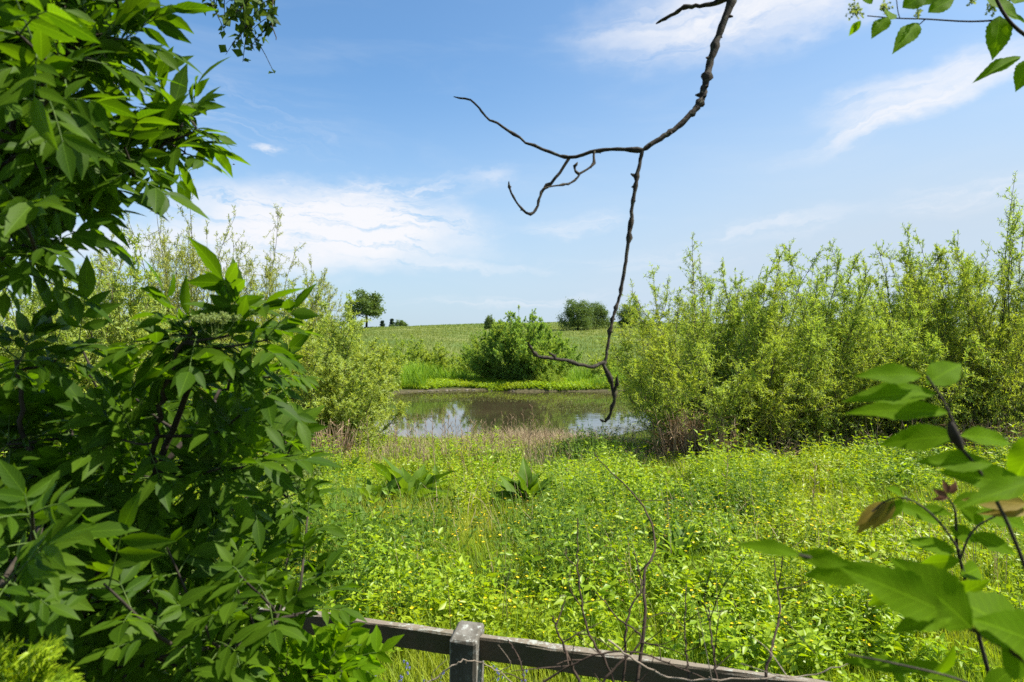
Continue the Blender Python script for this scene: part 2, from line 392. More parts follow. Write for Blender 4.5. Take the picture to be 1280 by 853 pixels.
# ------------------------------------------------------------------ scatter helper in the visible wedge
def wedge(rng, n, y0, y1, half=.80, pad=.6, power=1.0):
    y = np.sqrt(rng.uniform(y0*y0, y1*y1, n)); x = rng.uniform(-1, 1, n)*(half*y+pad)
    return x, y
def vnoise(x, y, s, seed):
    r = np.random.default_rng(seed); o = np.zeros_like(x)
    for k in range(7):
        a = r.uniform(0, 6.28); f = s*r.uniform(.6, 1.7); o += np.sin((x*math.cos(a)+y*math.sin(a))*f+r.uniform(0, 6.28))
    return o/7*2.2
WB = [(4.2, 15.3, 2.6), (6.6, 16.2, 2.6), (9.0, 16.8, 3.0), (-3.9, 16.0, 1.6)]    # shaded shrub feet
def under(x, y):
    r = np.zeros_like(x, bool)
    for bx, by, br in WB: r |= (x-bx)**2+(y-by)**2 < (br*.62)**2
    return r

def blades(name, rng, x, y, h, w, lean, mat, label=None, kind='stuff', zoff=0):
    n = len(x); z = ground_z(x, y)-.01+zoff
    az = rng.uniform(0, 6.283, n); d = np.stack([np.cos(az), np.sin(az), np.zeros(n)], -1); s = np.stack([-np.sin(az), np.cos(az), np.zeros(n)], -1)
    b = np.stack([x, y, z], -1); ln = (lean*h)[:, None]; hh = h[:, None]; up = A(0, 0, 1)
    p1 = b+up*hh*.55+d*ln*.30; p2 = b+up*hh*.98+d*ln; ww = w[:, None]*.5
    V = np.stack([b-s*ww, b+s*ww, p1-s*ww*.8, p1+s*ww*.8, p2], 1)
    mb = MB(); i = np.arange(n)*5
    mb.v.append(V.reshape(-1, 3)); mb.uv.append(np.zeros((n*5, 2))); mb.n = n*5
    mb.f = [(np.stack([i, i+1, i+3, i+2], -1), 0), (np.stack([i+2, i+3, i+4], -1), 0)]
    o = mb.build(name, mat)
    return tag(o, label, kind=kind) if not isinstance(mat, list) else o

def herbs(name, rng, x, y, h, leafL, mat, nn=6, wr=.5, label=None, lean=None):
    n = len(x); z = ground_z(x, y)-.01; b = np.stack([x, y, z], -1)
    az, ln = lean; ln = ln+rng.uniform(.0, .2, n)
    tip = b+np.stack([np.cos(az)*ln*h, np.sin(az)*ln*h, h], -1); mid = (b+tip)/2+np.stack([np.zeros(n), np.zeros(n), h*.06], -1)
    mb = MB(); path = np.stack([b, mid, tip], 1)
    tubes(mb, path, np.array([.0022, .0018, .0012])[None]*(1+y[:, None]/14), 3, 1)
    a0 = rng.uniform(0, 6.283, n)
    for k in range(nn):
        f = .25+.75*(k+1)/nn
        pos = b+(tip-b)*f
        for sgn in (0, 1):
            a = a0+k*1.57+sgn*3.14159+rng.normal(0, .3, n)
            dr = np.stack([np.cos(a), np.sin(a), rng.uniform(-.5, .7, n)+.3*(k == nn-1)], -1)
            L = leafL*(1.15-.5*f)*rng.uniform(.7, 1.25, n)
            leaves(mb, pos, dr, nrm(A(0, 0, 1)+rng.normal(0, .55, (n, 3))), L, L*wr, LEAF5, 0)
    return tag(mb.build(name, [mat, M['green_stem']]), label, kind='stuff')

rng = np.random.default_rng(11)
# near short grass, then taller, then coarse
gx_, gy_, gh, gw, gl = [], [], [], [], []
for n, y0, y1, h0, h1, w0 in ((70000, 2.4, 5.5, .06, .22, .0055), (62000, 5.5, 11, .12, .40, .0075), (60000, 11, 21.3, .18, .50, .013)):
    x, y = wedge(rng, n, y0, y1); f = vnoise(x, y, 1.1, 3); keep = (pond_e(x, y) > 1.0) & ~(under(x, y) & (rng.random(n) < .85)); x, y, f = x[keep], y[keep], f[keep]
    gx_.append(x); gy_.append(y); gh.append(rng.uniform(h0, h1, len(x))*(1+.25*f)*np.interp(y, [0, 16, 20], [1, .9, .45])); gw.append(np.full(len(x), w0)*rng.uniform(.6, 1.3, len(x))); gl.append(rng.uniform(.05, .8, len(x)))
blades('meadow_grass', rng, *map(np.concatenate, (gx_, gy_, gh, gw, gl)), M['grass'])
# broad-leaved cover, growing in clumps with hollows between them
CLEAR = [(at_, d_, r_) for at_, d_, r_ in [((512-640)/F*10.0, 9.7, .75), ((657-640)/F*9.6, 9.4, .55), ((455-640)/F*7.6, 7.4, .4), ((468-640)/F*9.6, 9.3, .5), ((850-640)/F*6.6, 6.3, .45), ((470-640)/F*8, 8.0, .35), ((575-640)/F*7.2, 7.2, .4)]]
def cleared(x, y):
    k = np.zeros_like(x, bool)
    for cx_, cy_, cr in CLEAR: k |= (x-cx_)**2+((y-cy_)*.8)**2 < cr*cr
    return k
def hcover(name, seed, nc, per, y0, y1, h0, h1, l0, l1, rad, mat, nf, thr, nn=5, wr=.55, xcond=None):
    r = np.random.default_rng(seed); cx, cy = wedge(r, nc, y0, y1); f = vnoise(cx, cy, nf, seed)
    keep = f > thr; cx, cy, f = cx[keep], cy[keep], f[keep]; nc = len(cx)
    ch = r.uniform(h0, h1, nc)*np.clip(1.08+.25*f+.75*vnoise(cx, cy, 2.6, 55), .3, 2.1)*np.interp(cy, [0, 15, 20], [1, .9, .4]); cr = rad*r.uniform(.5, 1.4, nc); cl = r.uniform(l0, l1, nc)
    q = np.sqrt(r.random((nc, per))); a = r.uniform(0, 6.283, (nc, per))
    x = (cx[:, None]+q*cr[:, None]*np.cos(a)).ravel(); y = (cy[:, None]+q*cr[:, None]*np.sin(a)).ravel()
    h = (ch[:, None]*(1-.55*q**2)*r.uniform(.75, 1.1, (nc, per))).ravel(); L = (cl[:, None]*r.uniform(.8, 1.2, (nc, per))).ravel(); aa = a.ravel(); qq = q.ravel()
    k = (pond_e(x, y) > 1.01) & (vnoise(x, y, 4.6, 77) > -.62) & ~under(x, y) & ~cleared(x, y) & (y > y0)
    if xcond is not None: k &= xcond(x, y, r)
    herbs(name, r, x[k], y[k], h[k], L[k], mat, nn, wr, None, (aa[k], qq[k]*.45))
hcover('meadow_herbs', 21, 1700, 13, 4.2, 12.5, .16, .55, .05, .11, .22, M['herb'], 1.3, -.5, 6, .46)
hcover('clover_cover', 22, 1500, 14, 3.3, 9.5, .05, .24, .03, .062, .20, M['herb'], 1.6, -.3, 4, .8)
hcover('leafy_weeds', 23, 1900, 11, 9, 20.5, .18, .60, .07, .13, .26, M['herb'], .9, -.5, 6, .45)
hcover('nettle_patch', 24, 1900, 14, 4.4, 17, .25, .66, .05, .095, .24, M['herb_dark'], .8, .12, 6, .5)
hcover('tall_weeds', 25, 620, 10, 9.5, 14.2, .40, .80, .08, .14, .25, M['herb'], .7, -.9, 7, .38, xcond=lambda x, y, r: x > .22*y+r.normal(0, .5, len(x)))
hcover('brownish_herbs', 27, 420, 8, 4.5, 16, .10, .34, .03, .055, .2, M['herb_brown'], .9, -.4, 5, .5)
hcover('yellow_herbs', 26, 650, 12, 4.5, 14, .15, .42, .03, .055, .2, M['herb_yellow'], 1.1, .1, 5, .6)
r = np.random.default_rng(33); x, y = wedge(r, 26000, 13.5, 20.8); k = (pond_e(x, y) > 1.0) & ~under(x, y) & (vnoise(x, y, 1.2, 9) > -.3); n = k.sum()
blades('straw_grass', r, x[k], y[k], r.uniform(.25, .62, n)*np.interp(y[k], [15.5, 20], [1, .38]), np.full(n, .011), r.uniform(.1, .6, n), M['dry'])
x, y = wedge(r, 1500, 4.5, 13); n = len(x); blades('flowering_grass', r, x, y, r.uniform(.4, .75, n), np.full(n, .006), r.uniform(.1, .4, n), M['dry'])
# straw patch near the water
r = np.random.default_rng(31); x = r.normal(1.1, 1.3, 5000); y = r.normal(18.6, .9, 5000); k = pond_e(x, y) > 1.0
blades('dry_grass', r, x[k], y[k], r.uniform(.2, .5, k.sum()), np.full(k.sum(), .012), r.uniform(.3, 1.2, k.sum()), M['dry'])
x, y = wedge(r, 6000, 6, 20.8); k = pond_e(x, y) > 1.0
blades('dead_grass_litter', r, x[k], y[k], r.uniform(.15, .5, k.sum()), np.full(k.sum(), .010), r.uniform(.2, 1.5, k.sum()), M['dry'])

# ------------------------------------------------------------------ far bank reeds, field
r = np.random.default_rng(41)
n = 60000; x = r.uniform(-22, 24, n); y = r.uniform(43.5, 53, n); e_ = pond_e(x, y); k = (e_ > np.where(x < .5, 1.03, .965)) & (vnoise(x, y, .9, 4) > -.35) & ~((x > -3.2) & (x < 3.6) & (y < 49)) & ((y < 49.5) | (r.random(n) < .4)); x, y = x[k], y[k]
hgt = r.uniform(.35, 1.5, len(x))*(1+.5*vnoise(x, y, .8, 5))*np.interp(pond_e(x, y), [.96, 1.0, 1.06, 1.12], [.35, .5, .7, 1])
blades('bank_reeds', r, x, y, np.maximum(hgt, .08), r.uniform(.02, .05, len(x)), r.uniform(.1, .9, len(x)), M['reed'])
n = 26000; x = r.uniform(-14, 16, n); y = r.uniform(43.5, 49, n); e_ = pond_e(x, y); k = (e_ > np.where(x < -1.5, 1.0, .945)); x, y = x[k], y[k]; n = len(x)
herbs('bank_weeds', r, x, y, r.uniform(.06, .35, n), r.uniform(.08, .18, n), M['herb'], 4, .5, None, (r.uniform(0, 6.28, n), np.full(n, .4)))
n = 130000; y = 52+(165-52)*r.random(n)**1.2; x = r.uniform(-1, 1, n)*(.42*y+4)
blades('field_crop', r, x, y, r.uniform(.15, .38, n)*(1+.3*vnoise(x, y, .25, 6)), r.uniform(.025, .06, n)*(y/70), r.uniform(.1, .7, n), M['field'])
# pondweed
n = 26000; x = r.uniform(PCX-PRX, PCX+PRX, n); y = r.uniform(PCY-PRY, PCY+PRY, n)
f = vnoise(x, y, .55, 8)+.55*sst(y, 30, 44)-.5*sst(y, 28, 22)
k = (pond_e(x, y) < .985) & (f > .15) & (ground_z(x, y) < WATER-.02); x, y = x[k], y[k]; n = len(x)
mb = MB(); az = r.uniform(0, 6.283, n)
leaves(mb, np.stack([x, y, np.full(n, WATER+.006)+r.uniform(0, .012, n)], -1), np.stack([np.cos(az), np.sin(az), r.uniform(.0, .45, n)], -1), A(0, 0, 1), r.uniform(.05, .16, n), r.uniform(.03, .08, n), LEAF5)
tag(mb.build('pondweed', M['weed']), kind='stuff')

# ------------------------------------------------------------------ willow style shrubs
def shrub_mesh(seed, H, Rd, nst, ntw, nlf, lL, lW, mat, bark, spread=1.25, base=.3, lowest=.12, twl=.85, wisp=.25, stemr=.022, droop=.1, leaders=.22):
    r = np.random.default_rng(seed)
    rb = np.sqrt(r.random(nst))*base*Rd; ab = r.uniform(0, 6.283, nst)
    rt = np.sqrt(r.random(nst))*Rd; at = ab+r.normal(0, .8, nst)
    h = H*np.sqrt(np.clip(1-(rt/(Rd*1.12))**2, .10, 1))*r.uniform(.66, .90, nst); lead = r.random(nst) < leaders; h = np.where(lead, h*r.uniform(1.1, 1.3, nst), h)
    b = np.stack([rb*np.cos(ab), rb*np.sin(ab), np.full(nst, -.15)], -1); tp = np.stack([rt*np.cos(at), rt*np.sin(at), h], -1)
    tt = np.linspace(0, 1, 9); f = (tt**spread)
    S = b[:, None]+(tp-b)[:, None]*np.stack([f, f, tt], -1)[None]
    S[:, 1:] += r.normal(0, .035, (nst, 8, 3))*A(1, 1, .3)
    cvv = r.normal(0, .26, (nst, 1, 3))*A(1, 1, 0); S += cvv*np.sin(tt*3.14)[None, :, None]
    rad = stemr*(h/H)[:, None]*(1.02-tt)[None]*r.uniform(.7, 1.3, (nst, 1))+.003
    ms = MB(); tubes(ms, S, rad, 5)
    # twigs
    tq = lowest+(1-lowest)*r.random((nst, ntw))**1.1; tq[:, 0] = .985
    xi = tq*8; i0 = np.clip(xi.astype(int), 0, 7); fr = (xi-i0)[..., None]
    ar = np.arange(nst)[:, None]; p0 = S[ar, i0]*(1-fr)+S[ar, i0+1]*fr; tg = nrm(S[ar, i0+1]-S[ar, i0])
    out = nrm(np.stack([p0[..., 0], p0[..., 1], np.zeros_like(tq)], -1)+1e-6)
    dr = nrm(tg*.5+r.normal(0, .62, p0.shape)+out*.3+A(0, 0, .2)); dr[:, 0] = nrm(tg[:, 0]+r.normal(0, .25, (nst, 3))+r.normal(0, .15, (nst, 3)))
    ln = twl*((1-tq)*.8+wisp)*r.uniform(.4, 1.4, tq.shape)
    p0 = p0.reshape(-1, 3); dr = dr.reshape(-1, 3); ln = ln.reshape(-1); N = len(p0)
    q = np.linspace(0, 1, 4); Tw = p0[:, None]+dr[:, None]*(ln[:, None]*q)[..., None]-A(0, 0, 1)*(droop*ln[:, None]*q**2)[..., None]
    tubes(ms, Tw, .0055*(1.1-q)[None]*np.ones((N, 1)), 3)
    # leaves along twigs
    tl = r.uniform(.08, 1.03, (N, nlf)); pos = p0[:, None]+dr[:, None]*(ln[:, None]*tl)[..., None]-A(0, 0, 1)*(droop*ln[:, None]*tl**2)[..., None]
    pos = pos.reshape(-1, 3); dd = np.repeat(dr, nlf, 0); K = len(pos)
    dl = nrm(dd*.55+rvec(r, K)*.85+A(0, 0, .05)); up = nrm(A(0, 0, .9)+r.normal(0, .6, (K, 3)))
    ok = pos[:, 2] > .05; pos, dl, up = pos[ok], dl[ok], up[ok]; K = len(pos)
    L = lL*r.uniform(.6, 1.2, K); mc = MB(); leaves(mc, pos, dl, up, L, L*lW/lL, LEAF4)
    # leaves straight on the upper stems (wand tips)
    tl = r.uniform(.6, 1.0, (nst, 18)); xi = tl*8; i0 = np.clip(xi.astype(int), 0, 7); fr = (xi-i0)[..., None]
    pos = (S[ar, i0]*(1-fr)+S[ar, i0+1]*fr).reshape(-1, 3); K = len(pos)
    L = lL*r.uniform(.6, 1.15, K); leaves(mc, pos, nrm(rvec(r, K)+A(0, 0, .5)), nrm(A(0, 0, .8)+r.normal(0, .6, (K, 3))), L, L*lW/lL, LEAF4)
    return ms, mc
def proto(name, ms, mc, mat, bark, label, cat, group):
    e = empty(name, (0, 0, 0), label, cat, group)
    return e, [ms.build('woody_stems', bark, e), mc.build('crown', mat, e)]
GW = 'willow shrubs on the near bank'
PR = proto('willow_shrub', *shrub_mesh(105, 3.7, 2.3, 80, 44, 26, .095, .024, 0, 0, spread=1.0, lowest=.06, twl=.9, wisp=.22), M['willow_round'], M['bark_pale'], 'w', 'willow shrub', GW)
def at_px(px, d): return (px-640)/F*d
def put_shrub(pr, first, x, y, sz, sr, rz, label, mat=None):
    e, kids = pr
    if first: o = e
    else: o = copy_tree(e, kids)
    o.location = (x, y, float(ground_z(x, y))); o.scale = (sr, sr, sz); o.rotation_euler = (0, 0, rz); o['label'] = label
    return o
PW = [proto('willow_shrub', *shrub_mesh(s, 5.2, 2.75, 66, 54, 26, .082, .016, 0, 0, twl=1.1, wisp=.22, spread=1.02, base=.16, lowest=.25, leaders=.13), M['willow'], M['bark_pale'], 'w', 'willow shrub', GW) for s in (101, 102, 103)]
PP = proto('willow_shrub', *shrub_mesh(104, 5.4, 2.3, 46, 40, 30, .090, .017, 0, 0, wisp=.34, twl=1.1, spread=1.1), M['willow_pale'], M['bark_pale'], 'w', 'willow shrub', GW)
SPOTS = [ # proto, px, depth, height scale, radius scale, rot, label
 (0, 890, 15.6, 1.06, 1.0, .3, 'willow shrub leaning over the right edge of the pond water'),
 (1, 1005, 16.2, 1.10, 1.0, 1.2, 'bright willow shrub with dark open feet, right of the one touching the pond'),
 (2, 1115, 16.6, 1.16, 1.05, 2.2, 'dense willow shrub standing behind the upper cluster of the blurred sapling leaves'),
 (0, 1225, 16.2, 1.30, 1.0, 3.4, 'tallest willow shrub, its wand tips highest of all at the right edge'),
 (1, 1370, 16.6, 1.0, 1.0, 4.4, 'willow shrub cut off by the right edge of the photo'),
 (2, 945, 19.0, 1.0, 1.05, 5.0, 'willow shrub in the second row, tips showing between the two shrubs nearest the pond'),
 (0, 1065, 20.0, 1.05, 1.1, .9, 'willow shrub in the second row behind the dense one'),
 (1, 1175, 20.5, 1.2, 1.1, 1.9, 'second-row willow shrub just left of the tallest willow tips'),
 (2, 872, 17.6, .85, .72, 3.0, 'low willow shrub overhanging the pond at the foot of the hanging branch'),
]
used = set()
for (i, px, d, sz, sr, rz, lab) in SPOTS:
    put_shrub(PW[i], i not in used, at_px(px, d), d, sz, sr, rz, lab); used.add(i)
for j, (px, d, sz, sr, rz, lab) in enumerate([
   (402, 17.0, 1.02, 1.0, .7, 'rounded pale willow shrub at the left edge of the pond'),
   (385, 19.2, 1.22, 1.1, 5.2, 'pale willow rising behind the left flank of the rounded pond-side shrub'),
   (335, 16.0, 1.05, 1.0, 2.4, 'willow shrub between the elder tip and the rounded shrub by the pond'),
   (120, 14.6, 1.32, 1.1, 1.4, 'yellow-green willow shrub seen through the gap between the elder branches'),
   (20, 15.5, 1.3, 1.1, 4.0, 'willow shrub at the left edge behind the dark elder leaves')]): put_shrub(PR, j == 0, at_px(px, d), d, sz, sr, rz, lab)
PSP = [(185, 18.2, 1.3, .95, 0, 'thin pale willow with airy tips against the cloud, leftmost of the airy ones'),
       (268, 18.6, 1.34, .95, 1.7, 'thin pale willow with airy tips rising right above the big elder tip'),
       (352, 20.5, 1.22, .9, 3.1, 'thin pale willow with sparse tips between elder tip and round field tree')]
for j, (px, d, sz, sr, rz, lab) in enumerate(PSP): put_shrub(PP, j == 0, at_px(px, d), d, sz, sr, rz, lab)

# bank bushes beyond the pond
GB = 'bushes on the far bank'
PB = proto('bank_bush', *shrub_mesh(111, 5.0, 3.3, 80, 46, 34, .13, .040, 0, 0, spread=1.0, base=.12, lowest=.16, twl=1.2, stemr=.07, wisp=.22, leaders=.08), M['bush'], M['bark'], 'b', 'bush', GB)
PB2 = proto('bank_bush', *shrub_mesh(112, 2.6, 2.2, 40, 22, 30, .14, .04, 0, 0, spread=1.1, lowest=.05, twl=.9), M['willow'], M['bark_pale'], 'b', 'bush', GB)
for j, (px, d, sz, sr, rz, lab) in enumerate([
   (655, 47.2, 1.12, 1.0, .5, 'big dark green bush with a bare dark trunk foot across the pond'),
   (622, 48.5, .95, .8, 2.5, 'lighter bush merging into the left flank of the big bank bush'),
   (688, 48.8, .80, .7, 4.0, 'smaller bush behind the right flank of the big bank bush')]):
    put_shrub(PB, j == 0, at_px(px, d), d, sz, sr, rz, lab)
for j, (px, d, sz, sr, rz, lab) in enumerate([
   (548, 51, 1.0, 1.0, 0, 'pale low bush above the bright reeds, left of the big bank bush'),
   (505, 50, 1.2, 1.0, 1.3, 'pale bush half hidden behind the rounded pond-side willow'),
   (590, 54, .95, .9, 2.3, 'pale bush between the low bush and the big bank bush'),
   (668, 45.4, .36, .38, 3.3, 'small pale shrub at the water edge below the big bank bush'),
   (690, 45.0, .42, .34, 5.1, 'small greyish shrub right of the trunk foot at the far water edge'),
   (775, 47, .9, .9, 4.4, 'pale bush on the far bank showing behind the hanging twig tip')]):
    put_shrub(PB2, j == 0, at_px(px, d), d, sz, sr, rz, lab)

# ------------------------------------------------------------------ far trees
def far_tree(seed, H, Rd, trunk, lsz, ncl, per, cone=False, cz=.60):
    r = np.random.default_rng(seed); mt = MB(); mc = MB()
    tubes(mt, spline([(0, 0, -.3), (.1, 0, H*.3), (0, .1, H*.62), (.05, 0, H*.9)], 8), np.linspace(trunk, trunk*.2, 8)[None], 7)
    if cone:
        tz = r.random(ncl)**1.3; rr = Rd*(1-tz)*r.uniform(.3, 1, ncl)+.1; a = r.uniform(0, 6.283, ncl)
        c = np.stack([rr*np.cos(a), rr*np.sin(a), H*(.12+.86*tz)], -1); cs = .35+.5*Rd*(1-tz)*.5
    else:
        v = rvec(r, ncl); v[:, 2] = np.abs(v[:, 2])*1.6-.6; v = nrm(v)
        rr = r.uniform(.35, 1, (ncl, 1))**.6*(1+.22*np.sin(v[:, :1]*5+v[:, 2:3]*4+seed))
        c = v*rr*A(Rd, Rd, H*(.98-cz))+A(0, 0, H*cz); cs = Rd*r.uniform(.14, .30, ncl)
        k = min(ncl, 26); a0 = np.stack([np.zeros(k), np.zeros(k), r.uniform(.25, .7, k)*H], -1)
        q = np.linspace(0, 1, 4)[None, :, None]; pa = a0[:, None]+(c[:k]-a0)[:, None]*q; pa[:, 1:3, 2] -= .05*H*.3
        tubes(mt, pa, np.array([.35, .25, .15, .06])[None]*trunk, 4)
    pos = np.repeat(c, per, 0)+r.normal(0, 1, (ncl*per, 3))*np.repeat(cs, per)[:, None]*A(1, 1, .6)*.62
    K = len(pos); L = lsz*r.uniform(.6, 1.3, K)
    leaves(mc, pos, rvec(r, K)*A(1, 1, .6), nrm(A(0, 0, 1)+r.normal(0, .6, (K, 3))), L, L*.6, LEAF4)
    return mt, mc
def far_proto(name, args, mat, group):
    mt, mc = far_tree(*args); e = empty(name, (0, 0, 0), 'x', 'tree', group)
    return e, [mt.build('trunk', M['bark'], e), mc.build('crown', mat, e)]
GT = 'trees along the field skyline'
T1 = far_proto('field_tree', (201, 8.0, 3.4, .26, .42, 110, 70, False, .53), M['far_tree'], GT)
T2 = far_proto('field_tree', (202, 8.5, 5.2, .30, .42, 190, 80, False, .40), M['far_tree'], GT)
T3 = far_proto('conifer_tree', (203, 7.0, 1.5, .18, .4, 90, 40, True), M['far_dark'], GT)
def put_tree(pr, first, px, d, s, sx, rz, lab):
    e, kids = pr; o = e if first else copy_tree(e, kids); x = at_px(px, d)
    o.location = (x, d, float(ground_z(x, d))); o.scale = (s*sx, s*sx, s); o.rotation_euler = (0, 0, rz); o['label'] = lab
for j, q in enumerate([(458, 150, 1.06, 1.0, 0, 'round-crowned field tree standing alone above the rounded pond-side willow'),
                       (500, 235, .62, 1.1, 1, 'small dark tree right of the conifers on the field skyline'),
                       (412, 240, .8, 1.2, 2, 'bluish tree on the skyline left of the lone round tree'),
                       (612, 100, .40, .5, 4, 'thin small tree sticking up behind the left of the big bank bush')]): put_tree(T1, j == 0, *q)
for j, q in enumerate([(722, 116, .62, .8, 0, 'left and widest tree of the dark clump on the field edge'),
                       (745, 120, .56, .8, 1, 'right tree of the dark clump on the field edge beside the hanging twig'),
                       (788, 124, .52, .9, 3, 'dark tree behind the wand tips of the first right willow')]): put_tree(T2, j == 0, *q)
for j, q in enumerate([(478, 250, .8, 1.2, 0, 'leftmost of the small bluish conifers on the skyline'),
                       (490, 245, .86, 1.1, 1, 'middle and tallest of the small bluish conifers on the skyline'),
                       (440, 230, .9, 1.2, 2, 'bluish conifer showing below the lone round field tree')]): put_tree(T3, j == 0, *q)

# ------------------------------------------------------------------ dry reeds, stalks, docks, flowers
def reed_clump(seed, n, rad, h):
    r = np.random.default_rng(seed); mb = MB()
    a = r.uniform(0, 6.283, n); q = np.sqrt(r.random(n))*rad; b = np.stack([q*np.cos(a), q*np.sin(a), np.full(n, -.05)], -1)
    tp = b+np.stack([r.normal(0, .16, n), r.normal(0, .16, n), h*r.uniform(.5, 1, n)], -1)
    tubes(mb, np.stack([b, (b+tp)/2+r.normal(0, .03, (n, 3)), tp], 1), np.array([.010, .008, .004])[None], 4)
    k = n*2; i = r.integers(0, n, k); f = r.random((k, 1)); L = r.uniform(.2, .4, k)
    leaves(mb, b[i]+(tp[i]-b[i])*f, nrm(rvec(r, k)+A(0, 0, -.2)), A(0, 0, 1), L, np.full(k, .02), LEAF4)
    return mb
RC = None
for px, d, s, rz, lab in ((862, 13.9, 1.0, 0, 'tan dry reed clump at the foot of the willow touching the pond'),
                          (893, 13.8, .95, 1, 'darker dry reed clump at the mouth of the dark willow feet'),
                          (842, 14.2, .8, 2, 'short dry reed clump nearest the pond water under the right willow'),
                          (1180, 14.6, .7, 3, 'dry reed clump behind the blurred sapling stem'),
                          (1245, 14.6, .75, 4, 'dry reed clump under the tallest willow at the right edge'),
                          (412, 14.2, .8, 5, 'dry reed clump at the foot of the rounded left willow')):
    if RC is None: RC = o = reed_clump(301, 90, .32, 1.35).build('dry_reed_clump', M['dry_brown'])
    else: o = RC.copy(); C.objects.link(o)
    x = at_px(px, d); o.location = (x, d, float(ground_z(x, d))); o.scale = (1.1, 1.1, s); o.rotation_euler = (0, 0, rz); tag(o, lab, 'reeds', 'dry reed clumps at the willow feet')
# brushwood at dark feet of the right willows
r = np.random.default_rng(305)
def brush(seed):
    r = np.random.default_rng(seed); mb = MB(); n = 150
    b = np.stack([r.normal(0, .8, n), r.normal(0, .35, n), r.uniform(0, .35, n)], -1); dd = nrm(rvec(r, n)*A(1, .6, .45)+A(0, 0, .15)); L = r.uniform(.4, 1.1, (n, 1))
    tubes(mb, np.stack([b, b+dd*L*.5+r.normal(0, .05, (n, 3)), b+dd*L], 1), np.array([.011, .008, .003])[None], 4)
    return mb
BR = None
for px, d, s, rz, lab in ((985, 14.4, 1.0, 0, 'tangled brown brushwood pile in the dark feet of the bright willow'),
                          (1075, 14.7, 1.0, 3, 'tangled brown brushwood left of the sapling under the dense willow'),
                          (1140, 14.9, .9, 1, 'tangled brushwood behind the yellowing sapling leaflets')):
    if BR is None: BR = o = brush(306).build('brushwood_pile', M['dry_brown'])
    else: o = BR.copy(); C.objects.link(o)
    x = at_px(px, d); o.location = (x, d, float(ground_z(x, d))+.05); o.scale = (s, s, s); o.rotation_euler = (0, 0, rz); tag(o, lab, 'brushwood', 'brushwood under the willows')

# single dead stalks between meadow and water
r = np.random.default_rng(311); mb = MB()
pts = np.array([(0, 0, -.05), (.015, .01, .35), (-.01, .0, .7), (.02, .01, 1.0)])
tubes(mb, pts, np.array([.008, .0075, .006, .003])[None], 4)
for k in range(7):
    z = .5+.07*k; dd = nrm(A(math.cos(k*2.4), math.sin(k*2.4), .9)); q = A(.0, 0, z); tubes(mb, np.stack([q, q+dd*.06, q+dd*.11]), np.array([.004, .007, .005])[None], 4)
ST = mb.build('dry_stalk', M['dry_brown'])
LS = 'thin dry brown dock stalk standing in the grass before the pond'
spots = [(r.uniform(405, 700), r.uniform(11.5, 19.5)) for _ in range(110)]+[(712, 12.5), (740, 15), (790, 18.5), (905, 9.0), (1015, 8.5)]
for j, (px, d) in enumerate(spots):
    o = ST if j == 0 else ST.copy()
    if j: C.objects.link(o)
    x = at_px(px, d); s = r.uniform(.65, 1.2); o.location = (x, d, float(ground_z(x, d))); o.scale = (.75, .75, s); o.rotation_euler = (r.normal(0, .09), r.normal(0, .09), r.uniform(0, 6)); tag(o, LS, 'dry stalk', 'dry stalks in front of the pond')
# dock plants
def dock_mesh(seed, n, L0):
    r = np.random.default_rng(seed); mb = MB(); a = np.arange(n)*2.4+r.normal(0, .2, n); el = r.uniform(.35, 1.25, n)
    d = np.stack([np.cos(a)*np.cos(el), np.sin(a)*np.cos(el), np.sin(el)], -1); b = np.zeros((n, 3)); pe = r.uniform(.05, .14, n)[:, None]
    tubes(mb, np.stack([b, b+d*pe*.5, b+d*pe], 1), np.full((1, 3), .005), 4, 1)
    L = L0*r.uniform(.6, 1.15, n); leaves(mb, b+d*pe, d, A(0, 0, 1)+r.normal(0, .3, (n, 3)), L, L*r.uniform(.32, .48, n), BIGW, 0, True)
    return mb
DK = [dock_mesh(s, 28, .38).build('dock_plant', [M['dock'], M['green_stem']]) for s in (321, 322)]
for j, (px, d, s, lab) in enumerate([(512, 10.0, 1.25, 'largest dock plant, tall dark leaves left of centre in the meadow'),
        (657, 9.6, 1.0, 'dock plant with dark leaves right of the meadow centre below the pond'),
        (468, 9.6, .9, 'dock plant close to the elder edge, left of the largest dock'),
        (455, 7.6, .8, 'dock plant with upright pale leaves below the leftmost pair of docks'),
        (545, 11.5, .7, 'small dock plant just right of and behind the largest dock'),
        (430, 12.0, .9, 'dock plant behind the elder edge near the dry reed clump'),
        (700, 12.0, .6, 'small dock plant up the slope near the straw patch'),
        (612, 13.6, .7, 'greyish dock plant near the dry stalks in the middle of the slope'),
        (850, 6.6, .65, 'dock plant low in the dark nettle hollow right of the bramble stem'),
        (742, 5.2, .5, 'little dock plant just above the fence rail by the bramble stems')]):
    o = DK[j % 2] if j < 2 else DK[j % 2].copy()
    if j > 1: C.objects.link(o)
    x = at_px(px, d); o.location = (x, d, float(ground_z(x, d))); s *= 1.28; o.scale = (s, s, s*1.05); o.rotation_euler = (0, 0, j*1.3); tag(o, lab, 'dock plant', 'dock plants in the meadow')
